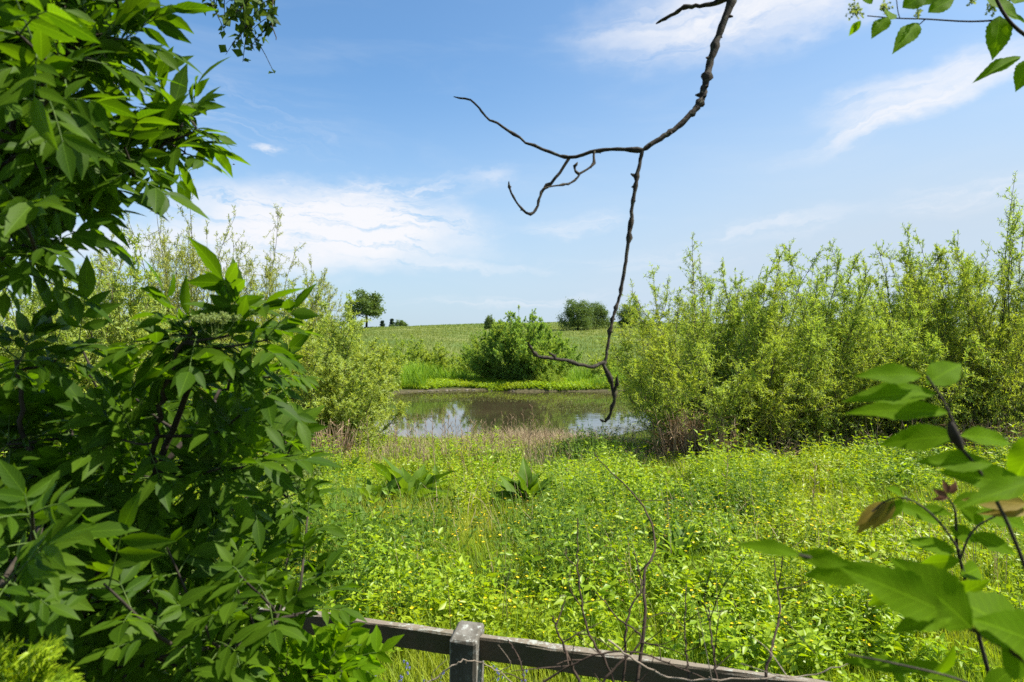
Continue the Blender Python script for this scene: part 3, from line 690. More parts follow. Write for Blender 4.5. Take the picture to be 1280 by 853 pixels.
# buttercups
mb = MB(); tubes(mb, [(0, 0, -.05), (.01, 0, .15), (.0, .01, .30)], np.array([.0022, .002, .0016])[None], 3, 1)
a = np.arange(5)*1.2566; leaves(mb, np.tile([[0, .01, .30]], (5, 1)), np.stack([np.cos(a), np.sin(a), np.full(5, .45)], -1), A(0, 0, 1),   .010, .011, LEAF5, 0)
BC = mb.build('buttercup', [M['petal'], M['green_stem']])
r = np.random.default_rng(331); j = 0
bx, by = [], []
while j < 500:
    d = r.uniform(4.2, 12); px = r.uniform(395, 1100)
    x = at_px(px, d)
    if vnoise(np.array([x]), np.array([d]), 1.0, 12)[0]+r.normal(0, .35) < .15: continue
    j += 1; bx.append(x); by.append(d)
bx, by = np.array(bx), np.array(by); order = np.argsort(by)
LB = 'small yellow buttercup in the meadow beyond the fence'
for j, i in enumerate(order[:290]):
    o = BC if j == 0 else BC.copy()
    if j: C.objects.link(o)
    o.location = (bx[i], by[i], float(ground_z(bx[i], by[i]))); s = r.uniform(.9, 1.5)*(1+.25*(by[i] > 6)); o.scale = (s, s, s*r.uniform(.8, 1.0)); o.rotation_euler = (r.normal(0, .2), r.normal(0, .2), r.uniform(0, 6)); tag(o, LB, 'flower', 'buttercups in the meadow')
ri = order[290:]; n = len(ri); mb = MB(); q = np.stack([bx[ri], by[ri], ground_z(bx[ri], by[ri])], -1); hh = r.uniform(.28, .48, n)
tubes(mb, np.stack([q, q+np.stack([np.zeros(n), np.zeros(n), hh], -1)], 1), np.full((1, 2), .0025), 3, 1)
for k in range(5):
    a = k*1.2566+r.uniform(0, 6, n); leaves(mb, q+np.stack([np.zeros(n), np.zeros(n), hh], -1), np.stack([np.cos(a), np.sin(a), np.full(n, .4)], -1), A(0, 0, 1), .014, .016, LEAF4)
tag(mb.build('buttercups', [M['petal'], M['green_stem']]), kind='stuff')
# bluebells below the rail
mb = MB(); st = spline([(0, 0, -.02), (0, 0, .12), (.01, 0, .2), (.05, 0, .235)], 8); tubes(mb, st, np.full((1, 8), .002), 4, 1)
for k in range(7):
    q = st[3+k*4//7]+A(.006*(k % 2), .008*((k % 3)-1), 0)
    for a in range(5): leaves(mb, q[None], A(.25*math.cos(a*1.256), .25*math.sin(a*1.256), -1), A(math.cos(a*1.256), math.sin(a*1.256), .1), .018, .010, LEAF5, 0)
BBL = mb.build('bluebell', [M['bluebell'], M['green_stem']]); r = np.random.default_rng(341)
for j in range(22):
    o = BBL if j == 0 else BBL.copy()
    if j: C.objects.link(o)
    px = r.uniform(335, 555) if j < 17 else r.uniform(620, 660); py = r.uniform(838, 862); d = 1.85/((py-426.5)/F)
    x = at_px(px, d); o.location = (x, d, float(ground_z(x, d))); s = r.uniform(.8, 1.2); o.scale = (s, s, s); o.rotation_euler = (0, 0, r.uniform(0, 6)); tag(o, 'pale blue bluebell in the short grass under the fence rail', 'flower', 'bluebells under the fence')
# stones and clods along the far bank
r = np.random.default_rng(351)
import bmesh
bm = bmesh.new(); bmesh.ops.create_icosphere(bm, subdivisions=3, radius=1)
for v in bm.verts:
    c = v.co; f = 1+.18*math.sin(c.x*3+1)*math.cos(c.y*4)+.12*math.sin(c.z*7+c.x*5)+.05*math.sin(c.y*13); v.co = Vector((c.x*f, c.y*f*.7, c.z*f*.45))
me = bpy.data.meshes.new('bank_stone'); bm.to_mesh(me); bm.free(); me.materials.append(M['stone'])
for pl in me.polygons: pl.use_smooth = True
for j in range(18):
    o = bpy.data.objects.new('bank_stone', me); C.objects.link(o); px = r.uniform(505, 640)
    th0 = math.pi/2-(at_px(px, 44)-PCX)/PRX; rr = None
    for e in np.linspace(.85, 1.1, 60):
        x = PCX+PRX*e*math.cos(th0); y = PCY+PRY*e*math.sin(th0)
        if ground_z(x, y) > WATER-.02: rr = (x, y); break
    s = r.uniform(.06, .16); o.location = (rr[0], rr[1]+r.uniform(0, .2), WATER+.02); o.scale = (s*r.uniform(1, 2), s, s*.8); o.rotation_euler = (0, 0, r.uniform(0, 6)); tag(o, 'low grey-brown stone on the muddy far edge of the pond', 'stone', 'stones along the far water edge')

# ------------------------------------------------------------------ fence
def box_mb(mb, c0, ex, ey, ez, sub=(1, 1, 1), rng=None, amp=0):
    """box from min corner c0 with edge vectors, bevel-free but subdivided and jittered"""
    bmx = bmesh.new()
def rail_obj(name, p0, p1, hgt, thick, parent, seed):
    r = np.random.default_rng(seed); n = 28; d = p1-p0; L = np.linalg.norm(d); d = d/L; side = nrm(np.cross(d, A(0, 0, 1))); up = nrm(np.cross(side, d))
    prof = A([-.5, -.44], [-.42, -.5], [.42, -.5], [.5, -.44], [.5, .42], [.40, .5], [-.40, .5], [-.5, .42]); mb = MB(); V = []
    for i in range(n+1):
        for a, b_ in prof: V.append(p0+d*L*i/n+side*(a*thick+r.normal(0, .0012))+up*(b_*hgt+r.normal(0, .0018)))
    k = 8; Fc = [(i*k+j, (i+1)*k+j, (i+1)*k+(j+1) % k, i*k+(j+1) % k) for i in range(n) for j in range(k)]
    mb.add(np.array(V), Fc); mb.f.append((np.array([list(range(k))]), 0)); mb.f.append((np.array([[n*k+j for j in reversed(range(k))]]), 0))
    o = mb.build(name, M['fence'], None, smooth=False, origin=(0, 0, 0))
    # local frame along the rail so that the grain follows it
    from mathutils import Matrix
    Rm = Matrix(((d[0], side[0], up[0], p0[0]), (d[1], side[1], up[1], p0[1]), (d[2], side[2], up[2], p0[2]), (0, 0, 0, 1)))
    o.data.transform(Rm.inverted()); o.matrix_world = Rm; o.parent = parent; o.matrix_parent_inverse = parent.matrix_world.inverted()
    return o
FA, FB = A(-.364, 2.615, 0), A(.2257, 2.430, 0); fd = nrm(FB-FA); fs = A(-fd[1], fd[0], 0)   # fs points away from camera
pc = FA+fd*.205    # visible post centre along the line
fence = empty('wooden_fence', (pc[0], pc[1], 0), 'weathered dark rail fence with one lichened post below the meadow', 'fence')
bpy.context.view_layer.update()
ztop = EYE-1.10
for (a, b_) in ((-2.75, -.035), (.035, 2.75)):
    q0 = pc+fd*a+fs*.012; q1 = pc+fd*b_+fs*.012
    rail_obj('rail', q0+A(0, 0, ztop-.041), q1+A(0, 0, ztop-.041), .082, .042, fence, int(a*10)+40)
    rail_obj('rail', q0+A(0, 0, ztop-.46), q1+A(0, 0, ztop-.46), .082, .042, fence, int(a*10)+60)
def post(c, parent, seed):
    r = np.random.default_rng(seed); mb = MB(); w = .052; n = 12; prof = A([-1, -.86], [-.86, -1], [.86, -1], [1, -.86], [1, .86], [.86, 1], [-.86, 1], [-1, .86]); V = []
    for i in range(n+1):
        for a, b_ in prof:
            zt = ztop+.008+.02*b_        # top slopes up away from the camera
            z = -.4+(zt+.4)*i/n
            q = c+fd*(a*w+r.normal(0, .001))+fs*(b_*w+r.normal(0, .001)); V.append((q[0], q[1], z+(r.normal(0, .0015) if i == n else 0)))
    # inset top ring for a worn edge
    for a, b_ in prof:
        q = c+fd*a*w*.86+fs*b_*w*.86; V.append((q[0], q[1], ztop+.014+.02*b_*.86+r.normal(0, .0015)))
    k = 8; Fc = [(i*k+j, i*k+(j+1) % k, (i+1)*k+(j+1) % k, (i+1)*k+j) for i in range(n+1) for j in range(k)]
    mb.add(np.array(V), Fc); mb.f.append((np.array([[(n+1)*k+j for j in range(k)]]), 0))
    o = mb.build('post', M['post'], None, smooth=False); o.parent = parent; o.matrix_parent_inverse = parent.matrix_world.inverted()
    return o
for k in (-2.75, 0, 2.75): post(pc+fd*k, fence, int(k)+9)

# ------------------------------------------------------------------ bare hanging branch
def px_path(pts, d0, d1, n, jit=0, rng=None, wob=0):
    k = len(pts); pp = [P(x, y, d0+(d1-d0)*i/(k-1)+(rng.normal(0, wob) if wob else 0)) for i, (x, y) in enumerate(pts)]
    s = spline(pp, n)
    if jit: s[1:-1] += rng.normal(0, jit, (n-2, 3))
    return s
def knobby(mb, path, r0, r1, rng, k=7, knobs=5, m=0, kn=1.6):
    n = len(path); rad = np.linspace(r0, r1, n)*(1+.07*rng.normal(0, 1, n)); rad = np.maximum(rad, r1*.6)
    for i in rng.integers(1, n-1, knobs): rad[i] *= rng.uniform(1.25, kn)
    rad[-1] *= .5; tubes(mb, path, rad[None], k, m)
    for i in rng.integers(1, n-1, knobs):           # small bud stubs
        dd = nrm(rng.normal(size=3)); q = path[i]; L = rad[i]*rng.uniform(1.2, 2.0)
        tubes(mb, np.stack([q, q+dd*L*.6, q+dd*L]), np.array([rad[i]*.6, rad[i]*.5, rad[i]*.18])[None], 5, m)
rb = np.random.default_rng(401); mb = MB(); BD = 2.0
knobby(mb, px_path([(940, -70), (915, 0), (893, 60), (880, 112), (873, 132), (845, 160), (803, 188)], BD+.1, BD, 60, .0010, rb), .0132, .0072, rb, 9, 12, kn=1.3)
knobby(mb, px_path([(803, 188), (793, 240), (786, 300), (776, 365), (765, 402), (757, 450), (754, 455)], BD, BD-.1, 56, .0008, rb), .0058, .0040, rb, 7, 13)
knobby(mb, px_path([(754, 455), (764, 478), (768, 498), (764, 514), (757, 527), (750, 524)], BD-.1, BD-.08, 18, .001, rb), .0052, .0034, rb, 7, 5)
bare = mb.build('bare_branch', M['deadwood'], origin=P(915, 0, BD+.1)); tag(bare, 'bare dead branch hanging down from the top over the pond', 'branch')
def twig(pts, d0, d1, n, r0, r1, knobs=4):
    mb = MB(); knobby(mb, px_path(pts, d0, d1, n, .0012, rb), r0, r1, rb, 6, knobs)
    o = mb.build('twig', M['deadwood'], bare); o.matrix_parent_inverse.identity(); o.location = -Vector(bare.location); return o
twig([(803, 188), (775, 187), (745, 189), (712, 197), (690, 191), (655, 176), (628, 158), (608, 147), (592, 128), (567, 121)], BD, BD+.25, 34, .0060, .0032, 7)
twig([(712, 197), (692, 226), (678, 238), (672, 256), (662, 268), (646, 254), (637, 238), (636, 227)], BD+.1, BD+.05, 24, .0052, .0030, 6)
twig([(743, 189), (741, 206), (726, 217), (714, 229), (700, 231), (678, 236)], BD+.05, BD-.05, 18, .0038, .0025, 5)
twig([(724, 218), (718, 211), (722, 203)], BD, BD, 7, .0045, .0030, 2)
twig([(755, 453), (738, 459), (715, 453), (690, 448), (672, 445), (664, 436), (661, 428)], BD-.1, BD-.25, 22, .0060, .0030, 5)
twig([(694, 449), (690, 443), (686, 440)], BD-.2, BD-.2, 5, .0040, .0022, 1)
twig([(767, 490), (771, 480), (772, 470)], BD-.1, BD-.12, 7, .0048, .0028, 2)
twig([(912, -2), (882, 7), (858, 9), (838, 20), (820, 30)], BD+.1, BD+.2, 20, .0078, .0040, 4)

# ------------------------------------------------------------------ elder shrubs (foreground left)
def pinnate(mbl, mbs, base, d, up, Ln, rng, npair=3, ll=.085, lw=.37, tpl=BIG, ms=0, ml=0):
    """compound leaves; base,d,up (N,3), Ln (N,) rachis lengths"""
    N = len(base); d = nrm(d); s = nrm(np.cross(d, up)); n = np.cross(s, d); cs = rng.uniform(.62, 1.18, N); Ln = Ln*cs
    q = np.linspace(0, 1, 5); dr = rng.uniform(.05, .35, N)
    pt = base[:, None]+d[:, None]*(Ln[:, None]*q)[..., None]-A(0, 0, 1)*(dr[:, None]*Ln[:, None]*q**2)[..., None]
    tubes(mbs, pt, np.array([.0017, .0014, .0012, .001, .0008])[None], 4, ms)
    for k in range(npair):
        f = .38+.50*k/max(1, npair-1)
        pos = base+d*(Ln*f)[:, None]-A(0, 0, 1)*(dr*Ln*f*f)[:, None]
        for sg in (-1, 1):
            ang = rng.uniform(.75, 1.15, N)[:, None]; dl = d*np.cos(ang)+s*sg*np.sin(ang)+n*rng.normal(.02, .22, (N, 1))-A(0, 0, 1)*rng.uniform(0, .45, (N, 1))
            L = ll*cs*rng.uniform(.7, 1.15, N)*(1.0 if k else .85); leaves(mbl, pos, dl, n+rng.normal(0, .28, (N, 3)), L, L*lw*rng.uniform(.85, 1.15, N), tpl, ml, True)
    tip = base+d*Ln[:, None]-A(0, 0, 1)*(dr*Ln)[:, None]; L = ll*cs*rng.uniform(.95, 1.35, N)
    leaves(mbl, tip, d-A(0, 0, 1)*rng.uniform(0, .5, (N, 1))+rng.normal(0, .12, (N, 3)), n+rng.normal(0, .25, (N, 3)), L, L*lw, tpl, ml, True)
def in_poly(px, py, poly):
    c = False; j = len(poly)-1
    for i in range(len(poly)):
        if (poly[i][1] > py) != (poly[j][1] > py) and px < (poly[j][0]-poly[i][0])*(py-poly[i][1])/(poly[j][1]-poly[i][1])+poly[i][0]: c = not c
        j = i
    return c
def elder(name, label, seed, skel, poly, nsh, dmin, dmax, explicit, base, heads=(), ll=.072, group='elder shrubs on the left', nodes=(.45, .65, .82, .97), mat='elder'):
    """skel: list of (px polyline with depth, r0, r1); explicit: shoot tips (px,py,d)"""
    r = np.random.default_rng(seed); ml, mw = MB(), MB(); sk = []
    for pts, r0, r1 in skel:
        pth = spline([P(*p) for p in pts], 22); pth[1:-1] += r.normal(0, .004, (20, 3)); tubes(mw, pth, np.linspace(r0*.62, r1*.62, 22)[None], 7); sk.append(pth)
    sk = np.concatenate(sk); tips = [P(*p) for p in explicit]
    xs = [p[0] for p in poly]; ys = [p[1] for p in poly]
    while len(tips) < nsh+len(explicit):
        px, py = r.uniform(min(xs), max(xs)), r.uniform(min(ys), max(ys))
        if in_poly(px, py, poly): tips.append(P(px, py, r.uniform(dmin, dmax)))
    B, D, U, Ls = [], [], [], []
    for tp in tips:
        dv = sk-tp; sc = np.linalg.norm(dv, axis=1)+.9*np.maximum(0, dv[:, 2]+.02)      # prefer lower attachment
        j = int(np.argmin(sc+r.uniform(0, .1, len(sc)))); b0 = sk[j]; L = np.linalg.norm(tp-b0)
        md = (b0+tp)/2+A(r.normal(0, .03), r.normal(0, .03), -.10*L); pth = spline([b0, md, tp], 9)
        tubes(mw, pth, np.linspace(.0022+.0095*min(L, .6), .0022, 9)[None], 5)
        a0 = r.uniform(0, 6.28)
        for k, f in enumerate(nodes):
            i = f*8; i0 = int(i); q = pth[i0]*(1-(i-i0))+pth[min(8, i0+1)]*(i-i0); tg = nrm(pth[min(8, i0+1)]-pth[i0])
            u = nrm(np.cross(tg, A(.3, .2, 1))); v = np.cross(tg, u); a = a0+k*1.57
            for sg in (0, 3.14159):
                rad = u*math.cos(a+sg)+v*math.sin(a+sg)
                B.append(q); D.append(nrm(tg*(.45+.5*(k == len(nodes)-1))+rad*.85+A(0, 0, .12))); U.append(nrm(A(0, 0, 1)+tg*.35+r.normal(0, .2, 3)-A(0, .25, 0))); Ls.append(r.uniform(.065, .115)*(ll/.072))
    pinnate(ml, mw, np.array(B), np.array(D), np.array(U), np.array(Ls), r, 3, ll, ms=1)
    e = empty(name, base, label, 'shrub', group); off = -Vector(base)
    for o in (mw.build('woody_stems', [M['bark'], M['leaf_stalk']], e), ml.build('foliage', M[mat], e)): o.location = off
    for (px, py, d, rad) in heads:
        mh = MB(); c = P(px, py, d); nr = 11; foot = c-A(0, 0, rad*.75); a = np.arange(nr)*2.4; q = np.sqrt((np.arange(nr)+.5)/nr)*rad*.8
        ray = c+np.stack([q*np.cos(a), q*np.sin(a), r.normal(0, .003, nr)-.12*rad], -1)
        tubes(mh, np.stack([np.repeat(foot[None], nr, 0), (ray+foot)/2+(ray-c)*.2, ray], 1), np.full((1, 3), .0007), 4, 0)
        n = nr*26; rb_ = np.repeat(ray, 26, 0); tp = rb_+r.normal(0, 1, (n, 3))*A(.16, .16, .07)*rad+A(0, 0, .14*rad)
        tubes(mh, np.stack([rb_, tp], 1), np.full((1, 2), .0003), 3, 0)
        for k in range(4): leaves(mh, tp, rvec(r, n)+A(0, 0, .2), rvec(r, n), .0042, .0042, LEAF5, 0)
        h = mh.build('flower_head', M['buds'], e); h.location = off
    return e
# lower, main elder
elder('elder_shrub', 'large dark elder shrub filling the lower left in front of the fence', 501,
  [([(60, 900, 1.75), (95, 780, 1.7), (140, 690, 1.65), (190, 600, 1.6), (215, 540, 1.6), (255, 440, 1.55)], .021, .010),
   ([(190, 600, 1.6), (240, 540, 1.7), (275, 490, 1.75), (330, 450, 1.8)], .012, .006),
   ([(190, 600, 1.6), (200, 520, 1.5), (215, 450, 1.45), (240, 410, 1.45)], .011, .006),
   ([(95, 780, 1.7), (210, 760, 1.8), (240, 680, 1.85), (300, 630, 1.9), (370, 600, 1.95)], .012, .006),
   ([(95, 780, 1.7), (60, 650, 1.5), (30, 540, 1.45), (20, 450, 1.4)], .013, .006),
   ([(60, 900, 1.75), (180, 830, 1.6), (280, 800, 1.55), (370, 770, 1.6)], .012, .006),
   ([(140, 690, 1.65), (128, 600, 1.9), (130, 520, 1.9), (100, 430, 1.9)], .008, .004)],
  [(0, 470), (60, 470), (130, 490), (200, 480), (250, 430), (310, 440), (345, 500), (350, 590), (335, 690), (335, 780), (310, 850), (0, 880)], 84, 1.38, 2.2,
  [(250, 425, 1.5), (300, 395, 1.5), (335, 425, 1.5), (225, 420, 1.45), (360, 470, 1.7), (365, 555, 1.8), (360, 620, 1.75), (360, 690, 1.7), (300, 720, 1.35), (250, 770, 1.3), (100, 430, 1.5), (30, 440, 1.4), (150, 480, 1.7), (40, 640, 1.0), (20, 720, 1.0), (130, 730, 1.2), (12, 560, 1.45), (5, 620, 1.5), (-5, 690, 1.4), (45, 720, 1.5), (20, 760, 1.45), (70, 600, 1.6), (385, 640, 1.75), (390, 740, 1.7)],
  (-1.15, 1.75, 0), heads=[(268, 398, 1.42, .055), (372, 590, 1.8, .06)])
# overhanging elder
elder('elder_shrub', 'elder boughs reaching in from the upper left against the sky', 502,
  [([(-160, 480, 1.6), (-60, 360, 1.5), (0, 325, 1.5), (70, 285, 1.5), (140, 228, 1.5), (205, 180, 1.55)], .016, .006),
   ([(-60, 360, 1.5), (-20, 220, 1.35), (40, 120, 1.3), (110, 40, 1.3)], .013, .006),
   ([(-20, 220, 1.35), (60, 180, 1.4), (120, 150, 1.45)], .009, .005),
   ([(-60, 360, 1.5), (0, 350, 1.4), (30, 330, 1.4)], .009, .005)],
  [(-40, -60), (130, -60), (110, 30), (60, 90), (90, 150), (160, 170), (150, 205), (90, 225), (60, 260), (10, 290), (-40, 300)], 48, 1.25, 2.0,
  [(228, 150, 1.6), (205, 130, 1.55), (215, 175, 1.6), (180, 165, 1.5), (120, 215, 1.45), (130, 40, 1.3), (145, 0, 1.35), (120, 75, 1.3), (90, 270, 1.4), (60, 120, 1.1), (20, 40, 1.0), (20, 250, 1.1), (40, 310, 1.3)],
  (-1.9, 1.6, 0))
# low elder shoots by the fence
elder('elder_shrub', 'low pale elder shoots at the fence rail below the large elder', 503,
  [([(330, 1000, 1.75), (380, 900, 1.75), (400, 840, 1.75), (415, 815, 1.75)], .009, .004), ([(380, 900, 1.75), (350, 840, 1.7), (345, 800, 1.7)], .007, .004)],
  [(330, 800), (420, 815), (430, 880), (330, 900)], 7, 1.6, 1.85, [(428, 810, 1.75), (445, 830, 1.75), (350, 800, 1.7)], (-.5, 1.75, 0), ll=.062, mat='sapling')

# feathery plant in the lower left corner
def fern(label):
    r = np.random.default_rng(521); mb = MB(); c = P(30, 900, 1.05); n = 16
    for k in range(n):
        tp = P(r.uniform(-60, 112), r.uniform(788, 860), r.uniform(.92, 1.12)); pth = spline([c+r.normal(0, .02, 3), (c+tp)/2+A(0, 0, .03), tp+A(.0, 0, -.012)], 26)
        tubes(mb, pth, np.linspace(.002, .0006, 26)[None], 4, 1); tg = nrm(np.gradient(pth, axis=0)); s = nrm(np.cross(tg, A(0, -.6, 1)))
        for sg in (-1, 1):
            for f, L in ((0, .034), (.5, .022)):
                q = pth[6:]+tg[6:]*.004*f; l = L*np.linspace(1, .35, 20)*r.uniform(.8, 1.2, 20); leaves(mb, q, s[6:]*sg*.9+tg[6:]*.6+r.normal(0, .2, (20, 3)), A(0, -.6, 1), l, l*.22, LEAF5)
                for g in (.4, .7): leaves(mb, q+(s[6:]*sg*.9+tg[6:]*.6)*(l*g)[:, None], s[6:]*sg*.3+tg[6:]+r.normal(0, .2, (20, 3)), A(0, -.6, 1), l*.5, l*.14, LEAF5)
    return tag(mb.build('feathery_plant', [M['herb'], M['green_stem']], origin=c), label, 'plant')
fern('feathery yellow-green plant in the bottom left corner')

# ------------------------------------------------------------------ hawthorn overhead: crown above the frame, two sprays hanging into it
def small_spray(mbl, mbs, r, path, nt, tl, nl, L, m=0):
    n = len(path); i = r.integers(n//4, n, nt); b = path[i]; dd = nrm(rvec(r, nt)+A(0, 0, -.35)); ln = r.uniform(.4, 1.2, nt)*tl
    q = np.linspace(0, 1, 4); tw = b[:, None]+dd[:, None]*(ln[:, None]*q)[..., None]-A(0, 0, .25)*(ln[:, None]*q**2)[..., None]; tubes(mbs, tw, np.array([.0022, .0018, .0014, .0009])[None], 4)
    f = r.random((nt, nl)); pos = (b[:, None]+dd[:, None]*(ln[:, None]*f)[..., None]-A(0, 0, .25)*(ln[:, None]*f**2)[..., None]).reshape(-1, 3); K = len(pos); l = L*r.uniform(.6, 1.2, K)
    leaves(mbl, pos, rvec(r, K)+A(0, 0, -.3), rvec(r, K)+A(0, 0, .8), l, l*.72, LEAF5)
r = np.random.default_rng(531)
tb = (-1.6, -1.2, 0); haw = empty('hawthorn_tree', tb, 'small-leaved hawthorn with two sprays hanging into the sky at the upper left', 'tree'); off = -Vector(tb)
mt = MB(); tubes(mt, spline([(-1.6, -1.2, -.2), (-1.65, -1.1, 1.4), (-1.5, -.6, 2.8), (-1.4, .3, 4.2), (-1.3, 1.6, 5.2)], 18), np.linspace(.13, .04, 18)[None], 9)
limbs = []
for k in range(44):
    b = A(-1.5, -.6+.05*k, 2.8+.06*k); tp = A(r.uniform(-4.2, 1.3), r.uniform(-4.0, 3.0), 0); tp[2] = max(3.4, EYE+.62*tp[1]+.8)+r.uniform(0, 1.2)
    pth = spline([b, (b+tp)/2+A(0, -.3, .45), tp], 12); limbs.append(pth); tubes(mt, pth, np.linspace(.035, .006, 12)[None], 6)
o = mt.build('trunk', M['bark'], haw); o.location = off
mc, mw = MB(), MB(); L3 = np.concatenate(limbs)
n = 5200; i = r.integers(0, len(L3), n); b = L3[i]; b = b[(b[:, 2] > EYE+.62*np.maximum(b[:, 1], 0)+.55) & (b[:, 0] < 1.35)]; n = len(b)
dd = nrm(rvec(r, n)+A(0, 0, .2)); ln = r.uniform(.3, .9, n)
for kk in range(16):
    f = r.random(n); pos = b+dd*(ln*f)[:, None]+r.normal(0, .05, (n, 3)); ok = pos[:, 2] > EYE+.60*np.maximum(pos[:, 1], 0)+.4; l = r.uniform(.03, .055, n)
    leaves(mc, pos[ok], (rvec(r, n))[ok], nrm(A(0, 0, 1)+r.normal(0, .5, (n, 3)))[ok], l[ok], l[ok]*.75, LEAF5)
tubes(mw, np.stack([b, b+dd*ln[:, None]*.5, b+dd*ln[:, None]*.9], 1), np.array([.006, .004, .002])[None], 4)
o = mc.build('crown', M['hawthorn'], haw); o.location = off; o = mw.build('twigs', M['bark'], haw); o.location = off
for (pts, d0, d1, nt, tl, nl, L) in (([(330, -260), (320, -120), (310, -30), (300, 15), (315, 35)], 2.9, 2.4, 26, .13, 8, .042),
                                     ([(350, -120), (345, -30), (340, 20), (345, 50)], 2.6, 2.4, 12, .10, 7, .040),
                                     ([(90, -200), (120, -60), (140, 30), (150, 80), (142, 110)], 3.6, 3.4, 34, .16, 9, .028),
                                     ([(300, -60), (275, -15), (262, 12)], 2.5, 2.4, 9, .08, 7, .028)):
    ml, ms = MB(), MB(); pth = px_path(pts, d0, d1, 20, .004, r); tubes(ms, pth, np.linspace(.006, .0015, 20)[None], 5); small_spray(ml, ms, r, pth, nt, tl, nl, L)
    base_ = ms.build('hanging_spray', M['bark'], haw); base_.location = off; lf = ml.build('leaves', M['hawthorn'], base_)

# ------------------------------------------------------------------ leafy twig at the top right
def hand_leaf(ml, x0, y0, x1, y1, wpx, d0, d1, r, m=0, tpl=BIGS, tilt=None):
    a, b = P(x0, y0, d0), P(x1, y1, d1); L = np.linalg.norm(b-a); up = A(r.normal(0, .25), -.75, .55+r.normal(0, .2)) if tilt is None else np.asarray(tilt, float)
    if isinstance(ml, list):
        one = MB(); ml.append(one)
    else: one = ml
    leaves(one, a[None], b-a, up, L*1.0, wpx/F*(d0+d1)/2*1.12, tpl, m, True)
r = np.random.default_rng(541); ml, ms = [], MB(); D = 1.5
for pts, d0, d1, r0, r1 in (([(1330, 70), (1281, 44), (1255, 18), (1238, -20), (1225, -60)], D, D-.05, .0045, .003), ([(1256, 25), (1210, 27), (1157, 24), (1120, 23), (1084, 20)], D, D+.05, .0022, .0012),
                            ([(1157, 24), (1150, 30), (1146, 33)], D, D, .0012, .001), ([(1255, 18), (1262, 0), (1268, -30)], D, D, .002, .002), ([(1125, 24), (1122, 12), (1120, -10)], D, D, .001, .001)):
    tubes(ms, px_path(pts, d0, d1, 14), np.linspace(r0, r1, 14)[None], 5)
for q in ((1148, 29, 1121, 57, 21), (1110, 22, 1091, 42, 18), (1112, 25, 1110, 4, 20), (1076, 26, 1061, 44, 9), (1160, 16, 1198, -8, 19), (1128, 10, 1165, -14, 22), (1250, 20, 1246, 68, 27), (1276, 71, 1221, 92, 17), (1268, 5, 1290, -30, 40), (1285, 75, 1275, 110, 22), (1230, -5, 1280, 15, 26), (1090, 5, 1078, -18, 18), (1180, -10, 1140, 5, 16), (1255, 18, 1290, 24, 18)):
    hand_leaf(ml, *q, D, D+r.normal(0, .02), r)
mh = MB()
for (px, py, n, sp) in ((1070, 14, 40, 9), (1105, 8, 22, 6), (1240, 8, 24, 8), (1148, 18, 14, 5), (1215, 2, 14, 5)):
    q = np.array([P(px+r.normal(0, sp*.5), py+r.normal(0, sp*.55), D+r.normal(0, .01)) for _ in range(n)]); c = P(px, py, D)
    tubes(mh, np.stack([np.repeat(c[None], n, 0), (q+c)/2, q], 1), np.full((1, 3), .0005), 3)
    for k in range(3): leaves(mh, q, rvec(r, n), rvec(r, n), .006, .006, LEAF5)
og = P(1281, 44, D); tw = empty('leafy_twig', og, 'thin leafy twig with serrated leaves and bud clusters in the top right corner', 'twig'); off = -Vector(og)
for nm, b_, mm in [('stem', ms, M['bark']), ('flower_buds', mh, M['buds'])]+[('leaf', q, M['sapling']) for q in ml]: o = b_.build(nm, mm, tw); o.location = off

# ------------------------------------------------------------------ blurred sapling on the right
r = np.random.default_rng(551); ml, my, mr, ms = [], [], [], MB()
for pts, d0, d1, r0, r1 in (([(1262, 980), (1245, 880), (1222, 790), (1205, 720), (1196, 680), (1194, 640), (1185, 622)],   .95, .88, .0032, .0012),
                            ([(1300, 760), (1262, 660), (1225, 590), (1202, 560), (1192, 530), (1178, 500), (1158, 470)],   .74, .72, .0021, .0012),
                            ([(1330, 860), (1260, 812), (1180, 768), (1100, 722), (1040, 704), (990, 692)], .60, .62, .0028, .0014),
                            ([(1200, 690), (1180, 660), (1155, 635), (1130, 623), (1108, 626), (1090, 640)], .88, .86, .0016, .001),
                            ([(1200, 700), (1215, 665), (1245, 645), (1285, 630)], .88, .86, .0016, .001), ([(1222, 790), (1150, 745), (1080, 735)], .9, .95, .0015, .001),
                            ([(1262, 880), (1200, 850), (1120, 830), (1060, 818)], .85, .8, .0016, .001)):
    tubes(ms, px_path(pts, d0, d1, 18), np.linspace(r0, r1, 18)[None], 6)
tubes(ms, px_path([(1187, 527), (1193, 545), (1203, 563)], .7, .71, 8), np.array([.002, .004, .0052, .0056, .0055, .0048, .0035, .002])[None], 7)
H1 = [(1152, 470, 1078, 463, 25), (1158, 480, 1207, 449, 32), (1170, 492, 1063, 488, 30), (1186, 516, 1060, 503, 32), (1198, 545, 1097, 548, 33), (1200, 545, 1280, 547, 24), (1240, 580, 1152, 571, 26), (1292, 612, 1185, 583, 34), (1300, 540, 1268, 612, 40), (1300, 600, 1210, 620, 26)]
for q in H1: hand_leaf(ml, *q, .73, .73+r.normal(0, .025), r)
H2 = [(1000, 694, 922, 673, 20), (1060, 706, 990, 688, 22), (1090, 716, 1004, 716, 30), (1120, 728, 1050, 700, 26), (1180, 765, 1075, 712, 50), (1215, 785, 1130, 700, 60), (1290, 805, 1195, 735, 78), (1190, 768, 1120, 780, 30), (1330, 820, 1240, 770, 60), (1250, 800, 1300, 850, 50)]
for q in H2: hand_leaf(ml, *q, .60, .60+r.normal(0, .03), r)
